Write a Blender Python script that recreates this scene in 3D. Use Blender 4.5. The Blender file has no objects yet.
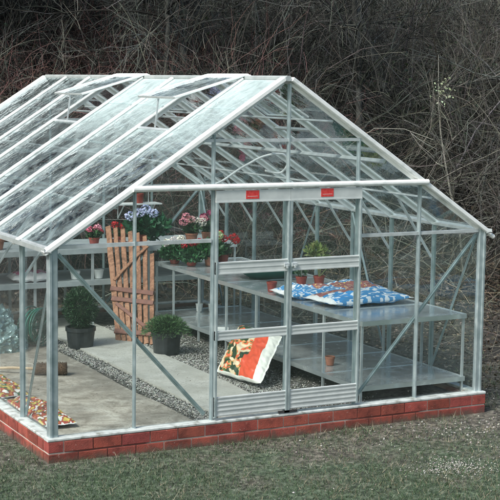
import bpy, math, random
import numpy as np
from mathutils import Vector, Matrix, noise

random.seed(4)
RNG = np.random.default_rng(11)
COL = bpy.context.scene.collection
V = Vector
# greenhouse dimensions (metres)
W, LEN, BAY = 3.907, 5.6, 0.70
HE, HR, HD = 1.424, 2.699, 1.85
XS = [0.656, 1.316, 1.981, 2.640, 3.254]          # front glazing bars
SL = (HR - HE) / (W / 2)
RANG = math.atan(SL)
FLOOR = -0.045
GROUND = -0.19

# ------------------------------------------------------------------ materials
MATS = {}
def new_mat(name):
    m = bpy.data.materials.new(name); m.use_nodes = True
    MATS[name] = m
    return m, m.node_tree.nodes, m.node_tree.links, m.node_tree.nodes['Principled BSDF']

def ramp(N, stops):
    r = N.new('ShaderNodeValToRGB'); e = r.color_ramp.elements
    while len(e) > 1: e.remove(e[-1])
    e[0].position, e[0].color = stops[0][0], (*stops[0][1], 1)
    for p, c in stops[1:]:
        q = e.new(p); q.color = (*c, 1)
    return r

def noisy(name, stops, scale=20, detail=6, rough=0.7, metal=0, bump=0.0, bscale=None, spec=0.5, dist=0.0, rvar=0.0):
    m, N, Lk, B = new_mat(name)
    tc = N.new('ShaderNodeTexCoord')
    n = N.new('ShaderNodeTexNoise'); n.inputs['Scale'].default_value = scale
    n.inputs['Detail'].default_value = detail; n.inputs['Distortion'].default_value = dist
    Lk.new(tc.outputs['Object'], n.inputs['Vector'])
    r = ramp(N, stops); Lk.new(n.outputs['Fac'], r.inputs['Fac'])
    Lk.new(r.outputs['Color'], B.inputs['Base Color'])
    B.inputs['Roughness'].default_value = rough; B.inputs['Metallic'].default_value = metal
    B.inputs['Specular IOR Level'].default_value = spec
    if rvar:
        mr = N.new('ShaderNodeMapRange'); mr.inputs['From Min'].default_value = .35; mr.inputs['From Max'].default_value = .65
        mr.inputs['To Min'].default_value = rough - rvar; mr.inputs['To Max'].default_value = rough + rvar
        Lk.new(n.outputs['Fac'], mr.inputs['Value']); Lk.new(mr.outputs['Result'], B.inputs['Roughness'])
    if bump:
        b = N.new('ShaderNodeBump'); b.inputs['Strength'].default_value = bump; b.inputs['Distance'].default_value = .01
        n2 = N.new('ShaderNodeTexNoise'); n2.inputs['Scale'].default_value = bscale or scale * 4; n2.inputs['Detail'].default_value = 5
        Lk.new(tc.outputs['Object'], n2.inputs['Vector'])
        Lk.new(n2.outputs['Fac'], b.inputs['Height']); Lk.new(b.outputs['Normal'], B.inputs['Normal'])
    return m

def attr_mat(name, rough=0.5, bump=0.0, bscale=30, spec=0.5, trans=0.0, mul=None):
    """colour comes from the mesh's printed-colour attribute (per leaf / per brick / print on a bag)"""
    m, N, Lk, B = new_mat(name)
    a = N.new('ShaderNodeVertexColor'); a.layer_name = 'Col'
    Lk.new(a.outputs['Color'], B.inputs['Base Color'])
    B.inputs['Roughness'].default_value = rough; B.inputs['Specular IOR Level'].default_value = spec
    if bump:
        tc = N.new('ShaderNodeTexCoord')
        b = N.new('ShaderNodeBump'); b.inputs['Strength'].default_value = bump; b.inputs['Distance'].default_value = .01
        n2 = N.new('ShaderNodeTexNoise'); n2.inputs['Scale'].default_value = bscale; n2.inputs['Detail'].default_value = 4
        Lk.new(tc.outputs['Object'], n2.inputs['Vector'])
        Lk.new(n2.outputs['Fac'], b.inputs['Height']); Lk.new(b.outputs['Normal'], B.inputs['Normal'])
    return m

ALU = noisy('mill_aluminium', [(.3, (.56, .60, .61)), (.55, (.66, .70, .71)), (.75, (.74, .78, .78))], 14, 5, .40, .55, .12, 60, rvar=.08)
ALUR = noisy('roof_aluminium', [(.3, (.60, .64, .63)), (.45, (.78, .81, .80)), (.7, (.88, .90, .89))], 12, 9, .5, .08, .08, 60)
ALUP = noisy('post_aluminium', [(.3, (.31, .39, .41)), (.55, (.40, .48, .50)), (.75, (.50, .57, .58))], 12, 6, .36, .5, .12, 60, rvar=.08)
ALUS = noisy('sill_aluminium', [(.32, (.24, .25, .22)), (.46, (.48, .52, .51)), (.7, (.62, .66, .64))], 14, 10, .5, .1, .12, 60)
ALUG = noisy('weathered_aluminium', [(.3, (.34, .38, .38)), (.6, (.44, .48, .48)), (.8, (.52, .55, .54))], 8, 6, .55, .3, .1, 50)
ALUK = noisy('ribbed_aluminium', [(.3, (.52, .56, .56)), (.7, (.66, .70, .69))], 9, 4, .40, .25, .1, 40)
STEEL = noisy('bench_steel', [(.3, (.54, .60, .62)), (.5, (.63, .69, .71)), (.7, (.71, .76, .77))], 7, 8, .20, .60, .05, 20, rvar=.08)
STEELD = noisy('galvanised_steel', [(.3, (.46, .51, .53)), (.7, (.62, .67, .68))], 12, 5, .42, .4, .1, 50)
RED = noisy('red_label', [(.35, (.55, .03, .03)), (.75, (.66, .08, .07))], 60, 3, .5)
LABW = noisy('label_print', [(.3, (.7, .35, .33)), (.7, (.8, .5, .48))], 60, 3, .5)
DARK = noisy('dark_rubber', [(.3, (.02, .02, .022)), (.7, (.05, .05, .05))], 20, 3, .6)
POTB = noisy('black_plastic_pot', [(.3, (.012, .014, .016)), (.7, (.035, .04, .045))], 15, 3, .35)
TERRA = noisy('terracotta', [(.3, (.24, .095, .06)), (.7, (.33, .14, .09))], 25, 4, .85, bump=.2)
REDP = noisy('red_plastic_pot', [(.3, (.22, .035, .028)), (.7, (.31, .055, .04))], 15, 3, .45)
WHITEP = noisy('white_plastic', [(.3, (.70, .72, .72)), (.7, (.82, .83, .82))], 15, 3, .4)
SOIL = noisy('potting_soil', [(.3, (.015, .011, .009)), (.7, (.05, .038, .03))], 60, 4, .95, bump=.8)
GREENP = noisy('green_plastic', [(.3, (.015, .075, .065)), (.7, (.03, .12, .10))], 12, 3, .35)
HOSEG = noisy('green_hose', [(.3, (.01, .12, .08)), (.7, (.02, .20, .14))], 12, 3, .35)
GATEW = noisy('gate_timber', [(.3, (.15, .070, .040)), (.5, (.29, .135, .078)), (.7, (.42, .225, .14))], 14, 9, .75, bump=.35, bscale=70, dist=1.5)
GATED = noisy('gate_rail_timber', [(.25, (.16, .07, .055)), (.75, (.27, .12, .09))], 14, 6, .7, bump=.3, bscale=60, dist=1)
PALEW = noisy('pale_wood', [(.3, (.42, .31, .20)), (.7, (.60, .47, .33))], 14, 5, .6, bump=.2)
BRIST = noisy('brown_bristle', [(.3, (.05, .03, .02)), (.7, (.14, .085, .05))], 80, 4, .9, bump=.6)
WHOSE = noisy('white_hose', [(.3, (.72, .75, .75)), (.7, (.85, .86, .85))], 20, 3, .35)
BARK = noisy('grey_bark', [(.3, (.030, .032, .029)), (.6, (.075, .080, .074)), (.8, (.14, .145, .135))], 9, 6, .9, bump=.5, bscale=40)
BARKP = noisy('pale_bark', [(.3, (.11, .11, .095)), (.6, (.20, .20, .18)), (.8, (.28, .28, .25))], 6, 6, .85, bump=.4, bscale=40)
LEAF = attr_mat('leaf_green', .45, spec=.4)
PETAL = attr_mat('petals', .6, spec=.3)
TWIG = attr_mat('twigs', .85, spec=.2)
SACK = attr_mat('printed_plastic_sack', .32, .35, 18)
STONE = attr_mat('stones', .85, .3, 60)
BRICK = attr_mat('painted_brick', .85, .28, 120)
def weather(m):
    N, Lk = m.node_tree.nodes, m.node_tree.links; B = N['Principled BSDF']; src = B.inputs['Base Color'].links[0].from_socket
    tc = N.new('ShaderNodeTexCoord')
    def nz(sc_, d, rg=.65):
        n = N.new('ShaderNodeTexNoise'); n.inputs['Scale'].default_value = sc_; n.inputs['Detail'].default_value = d; n.inputs['Roughness'].default_value = rg
        Lk.new(tc.outputs['Object'], n.inputs['Vector']); return n
    a = nz(7, 10); r1 = ramp(N, [(.36, (.50, .48, .48)), (.5, (.92, .92, .92)), (.66, (1.2, 1.15, 1.12))]); Lk.new(a.outputs['Fac'], r1.inputs['Fac'])
    mx = N.new('ShaderNodeMixRGB'); mx.blend_type = 'MULTIPLY'; mx.inputs[0].default_value = 1; Lk.new(src, mx.inputs[1]); Lk.new(r1.outputs[0], mx.inputs[2])
    # flaked paint and lime bloom
    b = nz(38, 8); r2 = ramp(N, [(.62, (0, 0, 0)), (.70, (.75, .75, .75))]); Lk.new(b.outputs['Fac'], r2.inputs['Fac'])
    m2 = N.new('ShaderNodeMixRGB'); Lk.new(r2.outputs[0], m2.inputs[0]); Lk.new(mx.outputs[0], m2.inputs[1]); m2.inputs[2].default_value = (.40, .27, .23, 1)
    # soil splashed onto the bottom course (object origin is the plinth foot)
    sx = N.new('ShaderNodeSeparateXYZ'); Lk.new(tc.outputs['Object'], sx.inputs[0]); c = nz(16, 6)
    ad = N.new('ShaderNodeMath'); ad.operation = 'MULTIPLY_ADD'; ad.inputs[1].default_value = -.16; Lk.new(c.outputs['Fac'], ad.inputs[0]); Lk.new(sx.outputs['Z'], ad.inputs[2])
    mr = N.new('ShaderNodeMapRange'); mr.inputs['From Min'].default_value = -.055; mr.inputs['From Max'].default_value = -.005; mr.inputs['To Min'].default_value = .85; mr.inputs['To Max'].default_value = 0
    Lk.new(ad.outputs[0], mr.inputs['Value'])
    m3 = N.new('ShaderNodeMixRGB'); Lk.new(mr.outputs['Result'], m3.inputs[0]); Lk.new(m2.outputs[0], m3.inputs[1]); m3.inputs[2].default_value = (.085, .065, .05, 1)
    Lk.new(m3.outputs[0], B.inputs['Base Color'])
weather(BRICK)
MORTAR = noisy('mortar', [(.3, (.14, .05, .04)), (.46, (.20, .08, .065)), (.51, (.50, .42, .37)), (.8, (.62, .56, .50))], 1.3, 3, .9, bump=.4, bscale=60)

# glass: clear pane, wavy horticultural reflection, mirror part grows at grazing angles
def glass(name, bumpd, bscale, tint, gain, milk=0.0, ridge=False):
    m, N, Lk, B = new_mat(name); N.remove(B)
    out = N['Material Output']
    tr = N.new('ShaderNodeBsdfTransparent'); tr.inputs['Color'].default_value = (*tint, 1)
    gl = N.new('ShaderNodeBsdfGlossy'); gl.inputs['Roughness'].default_value = .03
    gl.inputs['Color'].default_value = (.93, .98, 1, 1)
    tc = N.new('ShaderNodeTexCoord'); n = N.new('ShaderNodeTexNoise')
    n.inputs['Scale'].default_value = bscale; n.inputs['Detail'].default_value = 3.5; n.inputs['Distortion'].default_value = .25
    Lk.new(tc.outputs['Object'], n.inputs['Vector'])
    nb = N.new('ShaderNodeTexNoise'); nb.inputs['Scale'].default_value = 2.1; nb.inputs['Detail'].default_value = 2
    Lk.new(tc.outputs['Object'], nb.inputs['Vector'])
    mb_ = N.new('ShaderNodeMapRange'); mb_.inputs['From Min'].default_value = .38; mb_.inputs['From Max'].default_value = .62
    mb_.inputs['To Min'].default_value = .30; mb_.inputs['To Max'].default_value = 1.0
    Lk.new(nb.outputs['Fac'], mb_.inputs['Value'])
    b = N.new('ShaderNodeBump'); b.inputs['Strength'].default_value = 1; b.inputs['Distance'].default_value = bumpd
    Lk.new(mb_.outputs['Result'], b.inputs['Strength']); Lk.new(n.outputs['Fac'], b.inputs['Height']); Lk.new(b.outputs['Normal'], gl.inputs['Normal'])
    lw = N.new('ShaderNodeLayerWeight'); lw.inputs['Blend'].default_value = .5
    pw = N.new('ShaderNodeMath'); pw.operation = 'POWER'; pw.inputs[1].default_value = 4.0
    Lk.new(lw.outputs['Facing'], pw.inputs[0])
    ma = N.new('ShaderNodeMath'); ma.operation = 'MULTIPLY_ADD'; ma.use_clamp = True
    ma.inputs[1].default_value = gain; ma.inputs[2].default_value = .07
    Lk.new(pw.outputs[0], ma.inputs[0])
    mx = N.new('ShaderNodeMixShader'); Lk.new(ma.outputs[0], mx.inputs[0])
    Lk.new(tr.outputs[0], mx.inputs[1]); Lk.new(gl.outputs[0], mx.inputs[2])
    last = mx
    if milk:      # pale diffuse layer mixed over the pane, patchy by noise
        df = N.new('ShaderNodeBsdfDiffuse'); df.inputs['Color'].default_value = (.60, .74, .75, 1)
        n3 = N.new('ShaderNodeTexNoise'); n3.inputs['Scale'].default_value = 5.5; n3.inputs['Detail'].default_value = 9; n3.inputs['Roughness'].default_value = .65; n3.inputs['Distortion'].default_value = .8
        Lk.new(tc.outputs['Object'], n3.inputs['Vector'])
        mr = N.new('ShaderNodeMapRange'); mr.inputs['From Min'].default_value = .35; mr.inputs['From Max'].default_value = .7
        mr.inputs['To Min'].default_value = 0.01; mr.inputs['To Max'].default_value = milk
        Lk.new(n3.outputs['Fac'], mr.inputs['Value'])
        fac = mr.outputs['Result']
        if ridge:     # the milky layer is strongest near the ridge and fades downwards
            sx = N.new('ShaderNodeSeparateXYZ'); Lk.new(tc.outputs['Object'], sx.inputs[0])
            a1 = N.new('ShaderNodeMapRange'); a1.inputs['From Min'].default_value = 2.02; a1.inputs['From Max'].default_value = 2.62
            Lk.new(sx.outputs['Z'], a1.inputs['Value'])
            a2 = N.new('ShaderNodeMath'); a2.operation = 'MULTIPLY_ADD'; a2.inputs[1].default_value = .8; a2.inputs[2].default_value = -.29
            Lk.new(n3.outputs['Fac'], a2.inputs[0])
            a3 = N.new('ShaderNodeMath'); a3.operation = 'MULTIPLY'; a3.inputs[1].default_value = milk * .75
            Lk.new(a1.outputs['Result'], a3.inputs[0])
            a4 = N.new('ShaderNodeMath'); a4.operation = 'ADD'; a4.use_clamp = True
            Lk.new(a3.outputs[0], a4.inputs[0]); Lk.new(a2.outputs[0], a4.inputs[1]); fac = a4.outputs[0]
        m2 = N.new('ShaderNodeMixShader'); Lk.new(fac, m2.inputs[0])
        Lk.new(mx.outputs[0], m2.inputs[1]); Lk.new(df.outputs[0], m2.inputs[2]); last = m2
    Lk.new(last.outputs[0], out.inputs['Surface'])
    return m
GLASSW = glass('wall_glass', .0012, 6, (.93, .97, .96), .8, .02)
GLASSR = glass('roof_glass', .030, 9, (.88, .94, .94), 1.5, .16)
GLASSF = glass('milky_roof_glass', .030, 9, (.88, .94, .94), 1.6, .55, True)
GLASSC = glass('clear_roof_glass', .004, 7, (.92, .96, .95), 1.2, .03)
GLASSV = glass('vent_glass', .010, 5, (.88, .94, .94), 1.6, .45)

def polythene():
    m, N, Lk, B = new_mat('clear_polythene')
    B.inputs['Base Color'].default_value = (.40, .58, .60, 1); B.inputs['Roughness'].default_value = .16; B.inputs['Specular IOR Level'].default_value = 1.0; B.inputs['Metallic'].default_value = .35
    tc = N.new('ShaderNodeTexCoord'); n = N.new('ShaderNodeTexVoronoi'); n.inputs['Scale'].default_value = 16
    Lk.new(tc.outputs['Object'], n.inputs['Vector'])
    b = N.new('ShaderNodeBump'); b.inputs['Strength'].default_value = 1; b.inputs['Distance'].default_value = .09
    Lk.new(n.outputs['Distance'], b.inputs['Height']); Lk.new(b.outputs['Normal'], B.inputs['Normal'])
    tr = N.new('ShaderNodeBsdfTransparent'); tr.inputs['Color'].default_value = (.85, .95, .96, 1)
    mx = N.new('ShaderNodeMixShader'); mx.inputs[0].default_value = .62
    Lk.new(tr.outputs[0], mx.inputs[1]); Lk.new(B.outputs[0], mx.inputs[2])
    Lk.new(mx.outputs[0], N['Material Output'].inputs['Surface'])
    return m
POLY = polythene()

def ground_mat():
    m, N, Lk, B = new_mat('lawn_and_soil')
    tc = N.new('ShaderNodeTexCoord')
    def nz(s, d=6, dist=0.0):
        n = N.new('ShaderNodeTexNoise'); n.inputs['Scale'].default_value = s; n.inputs['Detail'].default_value = d
        n.inputs['Distortion'].default_value = dist
        Lk.new(tc.outputs['Object'], n.inputs['Vector']); return n
    fine = nz(24, 10); mid = nz(2.2, 6, .4); big = nz(.8, 4)
    green = ramp(N, [(.32, (.016, .028, .016)), (.5, (.054, .082, .048)), (.64, (.10, .135, .09)), (.78, (.19, .215, .165))])
    soil = ramp(N, [(.32, (.024, .023, .019)), (.5, (.085, .079, .064)), (.64, (.17, .158, .13)), (.78, (.30, .28, .25))])
    Lk.new(fine.outputs['Fac'], green.inputs['Fac']); Lk.new(fine.outputs['Fac'], soil.inputs['Fac'])
    # bare earth towards the right side of the lawn and close to the plinth
    sx = N.new('ShaderNodeSeparateXYZ'); Lk.new(tc.outputs['Object'], sx.inputs[0])
    a = N.new('ShaderNodeMath'); a.operation = 'MULTIPLY_ADD'; a.inputs[1].default_value = .28; a.inputs[2].default_value = .10
    Lk.new(sx.outputs['Y'], a.inputs[0])
    a2 = N.new('ShaderNodeMath'); a2.operation = 'MULTIPLY_ADD'; a2.inputs[1].default_value = .085
    Lk.new(sx.outputs['X'], a2.inputs[0]); Lk.new(a.outputs[0], a2.inputs[2])
    s = N.new('ShaderNodeMath'); s.operation = 'MULTIPLY_ADD'; s.inputs[1].default_value = 1.6
    Lk.new(mid.outputs['Fac'], s.inputs[0]); Lk.new(a2.outputs[0], s.inputs[2])
    mr = N.new('ShaderNodeMapRange'); mr.inputs['From Min'].default_value = .62; mr.inputs['From Max'].default_value = 1.1
    Lk.new(s.outputs[0], mr.inputs['Value'])
    mix = N.new('ShaderNodeMixRGB'); Lk.new(mr.outputs['Result'], mix.inputs[0])
    Lk.new(green.outputs[0], mix.inputs[1]); Lk.new(soil.outputs[0], mix.inputs[2])
    Lk.new(mix.outputs[0], B.inputs['Base Color']); B.inputs['Roughness'].default_value = .95
    b = N.new('ShaderNodeBump'); b.inputs['Strength'].default_value = .9; b.inputs['Distance'].default_value = .03
    Lk.new(fine.outputs['Fac'], b.inputs['Height']); Lk.new(b.outputs['Normal'], B.inputs['Normal'])
    return m
GROUNDM = ground_mat()
LITTER = noisy('leaf_litter', [(.3, (.007, .007, .006)), (.5, (.018, .017, .014)), (.7, (.055, .050, .040))], 14, 8, .95, bump=.9, bscale=30)
def concrete(name, lo, mid, hi, stain, sc1):
    m, N, Lk, B = new_mat(name); tc = N.new('ShaderNodeTexCoord')
    def nz(s_, d, dist=0):
        n = N.new('ShaderNodeTexNoise'); n.inputs['Scale'].default_value = s_; n.inputs['Detail'].default_value = d; n.inputs['Roughness'].default_value = .68
        n.inputs['Distortion'].default_value = dist; Lk.new(tc.outputs['Object'], n.inputs['Vector']); return n
    a, b, c = nz(sc1, 10, .5), nz(55, 6), nz(1.3, 6, .8)
    r1 = ramp(N, [(.3, lo), (.5, mid), (.68, hi)]); Lk.new(a.outputs['Fac'], r1.inputs['Fac'])
    r2 = ramp(N, [(.35, (.55, .54, .52)), (.5, (1, 1, 1)), (.68, (1.0, 1.0, 1.0)), (.75, (1.35, 1.35, 1.33))]); Lk.new(b.outputs['Fac'], r2.inputs['Fac'])
    mx = N.new('ShaderNodeMixRGB'); mx.blend_type = 'MULTIPLY'; mx.inputs[0].default_value = .8
    Lk.new(r1.outputs[0], mx.inputs[1]); Lk.new(r2.outputs[0], mx.inputs[2])
    r3 = ramp(N, [(.42, (0, 0, 0)), (.60, (.75, .75, .75))]); Lk.new(c.outputs['Fac'], r3.inputs['Fac'])
    m2 = N.new('ShaderNodeMixRGB'); Lk.new(r3.outputs[0], m2.inputs[0]); Lk.new(mx.outputs[0], m2.inputs[1]); m2.inputs[2].default_value = (*stain, 1)
    Lk.new(m2.outputs[0], B.inputs['Base Color']); B.inputs['Roughness'].default_value = .92
    bp = N.new('ShaderNodeBump'); bp.inputs['Strength'].default_value = .5; bp.inputs['Distance'].default_value = .008
    Lk.new(b.outputs['Fac'], bp.inputs['Height']); Lk.new(bp.outputs['Normal'], B.inputs['Normal'])
    return m
CONC = concrete('dirty_concrete', (.17, .145, .115), (.40, .365, .31), (.60, .57, .50), (.21, .185, .155), 5)
CONC2 = concrete('path_concrete', (.38, .37, .33), (.50, .49, .45), (.60, .59, .55), (.40, .39, .35), 7)
EARTH = noisy('border_earth', [(.3, (.035, .032, .028)), (.5, (.09, .085, .075)), (.7, (.20, .19, .17))], 26, 8, .95, bump=.9, bscale=60)

# ------------------------------------------------------------------ mesh building
class MB:
    def __init__(s): s.v = []; s.f = []; s.c = []; s.smooth = False
    def add(s, verts, faces, col=None):
        o = len(s.v); s.v += [tuple(p) for p in verts]
        s.f += [tuple(i + o for i in f) for f in faces]
        s.c += [col] * len(faces)
    def obox(s, c, ax, ay, az, col=None, ch=0.0):
        """oriented box: centre and three half-axis vectors, optional chamfer along the x axis edges"""
        c, ax, ay, az = V(c), V(ax), V(ay), V(az)
        if ch <= 0:
            vs = [c + i * ax + j * ay + k * az for i in (-1, 1) for j in (-1, 1) for k in (-1, 1)]
            s.add(vs, [(0, 1, 3, 2), (4, 6, 7, 5), (0, 4, 5, 1), (2, 3, 7, 6), (0, 2, 6, 4), (1, 5, 7, 3)], col)
        else:
            cy = 1 - ch / ay.length; cz = 1 - ch / az.length
            ring = [(-1, -cz), (-cy, -1), (cy, -1), (1, -cz), (1, cz), (cy, 1), (-cy, 1), (-1, cz)]
            vs = [c + i * ax + a * ay + b * az for i in (-1, 1) for a, b in ring]
            s.add(vs, [tuple(range(7, -1, -1)), tuple(range(8, 16))] + [(k, (k + 1) % 8, 8 + (k + 1) % 8, 8 + k) for k in range(8)], col)
    def box(s, x0, x1, y0, y1, z0, z1, col=None, ch=0.0):
        c = V(((x0 + x1) / 2, (y0 + y1) / 2, (z0 + z1) / 2)); hx, hy, hz = (x1 - x0) / 2, (y1 - y0) / 2, (z1 - z0) / 2
        if ch and hz >= hx and hz >= hy: s.obox(c, (0, 0, hz), (hx, 0, 0), (0, hy, 0), col, ch)
        elif ch and hy >= hx: s.obox(c, (0, hy, 0), (0, 0, hz), (hx, 0, 0), col, ch)
        else: s.obox(c, (hx, 0, 0), (0, hy, 0), (0, 0, hz), col, ch)
    def beam(s, p0, p1, w, h, up=(0, 0, 1), ch=0.0, col=None):
        p0, p1 = V(p0), V(p1); d = (p1 - p0); n = d.normalized(); up = V(up)
        sd = n.cross(up).normalized(); u = sd.cross(n).normalized()
        s.obox((p0 + p1) / 2, d / 2, sd * w / 2, u * h / 2, col, ch)
    def tube(s, pts, r, sides=8, col=None, r1=None, caps=True):
        pts = [V(p) for p in pts]; n = len(pts); vs = []
        ref = V((.13, .31, .94))
        for i, p in enumerate(pts):
            d = (pts[min(i + 1, n - 1)] - pts[max(i - 1, 0)]).normalized()
            a = d.cross(ref)
            if a.length < .05: a = d.cross(V((1, 0, 0)))
            a.normalize(); b = d.cross(a)
            rr = r if r1 is None else r + (r1 - r) * i / (n - 1)
            vs += [p + rr * (math.cos(t) * a + math.sin(t) * b) for t in [2 * math.pi * k / sides for k in range(sides)]]
        fs = [(i * sides + k, i * sides + (k + 1) % sides, (i + 1) * sides + (k + 1) % sides, (i + 1) * sides + k) for i in range(n - 1) for k in range(sides)]
        if caps: fs += [tuple(range(sides - 1, -1, -1)), tuple((n - 1) * sides + k for k in range(sides))]
        s.add(vs, fs, col)
    def lathe(s, c, prof, sides=28, sx=1, sy=1, col=None, rot=0):
        vs = []; c = V(c)
        for r, z in prof:
            for k in range(sides):
                t = 2 * math.pi * k / sides; x, y = r * math.cos(t) * sx, r * math.sin(t) * sy
                vs.append(c + V((x * math.cos(rot) - y * math.sin(rot), x * math.sin(rot) + y * math.cos(rot), z)))
        m = len(prof)
        fs = [(i * sides + k, i * sides + (k + 1) % sides, (i + 1) * sides + (k + 1) % sides, (i + 1) * sides + k) for i in range(m - 1) for k in range(sides)]
        s.add(vs, fs, col)
    def build(s, name, mat, parent=None, smooth=False):
        o0 = V((0, 0, 0)); p = parent
        while p is not None: o0 = o0 + p.location; p = p.parent
        me = bpy.data.meshes.new(name)
        me.from_pydata([(a - o0.x, b - o0.y, c - o0.z) for a, b, c in s.v], [], s.f)
        if any(c is not None for c in s.c):
            at = me.color_attributes.new('Col', 'FLOAT_COLOR', 'CORNER')
            arr = []
            for f, c in zip(s.f, s.c): arr += list((*(c or (.5, .5, .5)), 1.0)) * len(f)
            at.data.foreach_set('color', arr)
        if smooth: me.polygons.foreach_set('use_smooth', [True] * len(me.polygons))
        me.materials.append(mat); me.update()
        o = bpy.data.objects.new(name, me); COL.objects.link(o)
        if parent is not None: o.parent = parent
        return o

def np_mesh(name, verts, faces, mat, parent=None, cols=None, smooth=False):
    """verts (n,3), faces (m,k) constant k, cols (m,3) per face"""
    o0 = V((0, 0, 0)); p = parent
    while p is not None: o0 = o0 + p.location; p = p.parent
    verts = np.asarray(verts, dtype=np.float32) - np.array(o0, dtype=np.float32)
    m, k = faces.shape
    me = bpy.data.meshes.new(name)
    me.vertices.add(len(verts)); me.vertices.foreach_set('co', verts.ravel())
    me.loops.add(m * k); me.loops.foreach_set('vertex_index', faces.astype(np.int32).ravel())
    me.polygons.add(m); me.polygons.foreach_set('loop_start', np.arange(m, dtype=np.int32) * k)
    if smooth: me.polygons.foreach_set('use_smooth', np.ones(m, dtype=bool))
    me.update(calc_edges=True)
    if cols is not None:
        at = me.color_attributes.new('Col', 'FLOAT_COLOR', 'CORNER')
        c = np.ones((m, k, 4), dtype=np.float32); c[:, :, :3] = cols[:, None, :]
        at.data.foreach_set('color', c.ravel())
    me.materials.append(mat)
    o = bpy.data.objects.new(name, me); COL.objects.link(o)
    if parent is not None: o.parent = parent
    return o

def tag(o, label=None, cat=None, group=None, kind=None):
    if label: o['label'] = label
    if cat: o['category'] = cat
    if group: o['group'] = group
    if kind: o['kind'] = kind
    return o
def thing(name, loc, label, cat, group=None):
    o = bpy.data.objects.new(name, None); o.empty_display_size = .1; COL.objects.link(o); o.location = loc
    return tag(o, label, cat, group)

# ------------------------------------------------------------------ terrain
def front_line(x):          # where the thicket's edge runs behind and right of the greenhouse
    return 7.3 - 0.42 * np.maximum(0, x - 3.2) + .25 * np.sin(x * 1.3)
def hz(x, y):
    x = np.asarray(x, dtype=float); y = np.asarray(y, dtype=float)
    d = np.maximum(0, y - front_line(x))
    h = 5.2 * (1 - np.exp(-d / 13.0)) * (d / (d + 1.2))
    far = np.clip((np.hypot(x, y) - 60) / 60, 0, 1)
    lump = .02 * np.sin(x * 2.1 + 1) * np.cos(y * 1.7) * np.clip(d, .3, 3)
    return GROUND + h + 2.5 * far * (y > 0) + lump

def grid_axis(lo, hi, c0, c1, fine, coarse):
    a = [lo]; x = lo
    while x < hi:
        x += fine if c0 <= x < c1 else coarse
        a.append(min(x, hi))
    return np.unique(np.round(a, 3))
gx = grid_axis(-120, 140, -8, 18, .25, 4); gy = grid_axis(-60, 140, -4, 22, .25, 4)
X, Y = np.meshgrid(gx, gy, indexing='ij')
Z = hz(X, Y)
nx, ny = X.shape
idx = np.arange(nx * ny).reshape(nx, ny)
F = np.stack([idx[:-1, :-1], idx[1:, :-1], idx[1:, 1:], idx[:-1, 1:]], -1).reshape(-1, 4)
g = np_mesh('ground', np.stack([X, Y, Z], -1).reshape(-1, 3), F, GROUNDM, smooth=True)
g.data.materials.append(LITTER)
cx = X[:-1, :-1].ravel(); cy = Y[:-1, :-1].ravel()
mi = ((cy > front_line(cx) - .3 + .3 * np.sin(cx * 5)) | ((cx > W + .5) & (cy > 1.3 + .4 * np.sin(cx * 4)))).astype(np.int32)
g.data.polygons.foreach_set('material_index', mi)
tag(g, kind='structure')

# ------------------------------------------------------------------ plinth and floor
pl = thing('brick_plinth', (W / 2, LEN / 2, GROUND - .02), 'low red painted brick base running under the whole greenhouse frame', 'plinth')
TH = .11; PX0, PX1, PY0, PY1 = -.055, W + .055, -.055, LEN + .055
mb = MB()
for (x0, x1, y0, y1) in [(PX0, PX1, PY0, PY0 + TH), (PX0, PX1, PY1 - TH, PY1), (PX0, PX0 + TH, PY0 + TH, PY1 - TH), (PX1 - TH, PX1, PY0 + TH, PY1 - TH)]:
    mb.box(x0 + .001, x1 - .001, y0 + .001, y1 - .001, GROUND - .10, -.0255)
mb.build('mortar_core', MORTAR, pl)
mb = MB()
def brick_row(p0, dirv, nrm, length, z0, z1, off):
    d = V(dirv); n = V(nrm); x = -off
    while x < length:
        a, b = max(x + .006, 0) if x > 0 else 0, min(x + .229, length)
        if length - b < .07: b = length
        if b - a > .05 or (a == 0 and b > .02):
            t = random.random(); j = random.uniform(-.0015, .0025)
            base = (.29 + .07 * t, .066 + .03 * t * random.random(), .044 + .02 * t)
            k = random.uniform(.62, .92); colr = tuple(q * k for q in base)
            c = V(p0) + d * (a + b) / 2 - n * (TH / 2 - .006 - j); c.z = (z0 + z1) / 2
            mb.obox(c, d * (b - a) / 2, n * (TH / 2), V((0, 0, (z1 - z0) / 2)), colr, .004)
        x += .235
for ci, (z0, z1) in enumerate([(GROUND - .015, -.121), (-.109, -.027)]):
    off = .117 if ci else 0
    brick_row((PX0, PY0, 0), (1, 0, 0), (0, -1, 0), PX1 - PX0, z0, z1, off)
    brick_row((PX0, PY1, 0), (1, 0, 0), (0, 1, 0), PX1 - PX0, z0, z1, off)
    brick_row((PX0, PY0 + TH, 0), (0, 1, 0), (-1, 0, 0), PY1 - PY0 - 2 * TH, z0, z1, off)
    brick_row((PX1, PY0 + TH, 0), (0, 1, 0), (1, 0, 0), PY1 - PY0 - 2 * TH, z0, z1, off)
mb.build('brickwork', BRICK, pl)

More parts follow.
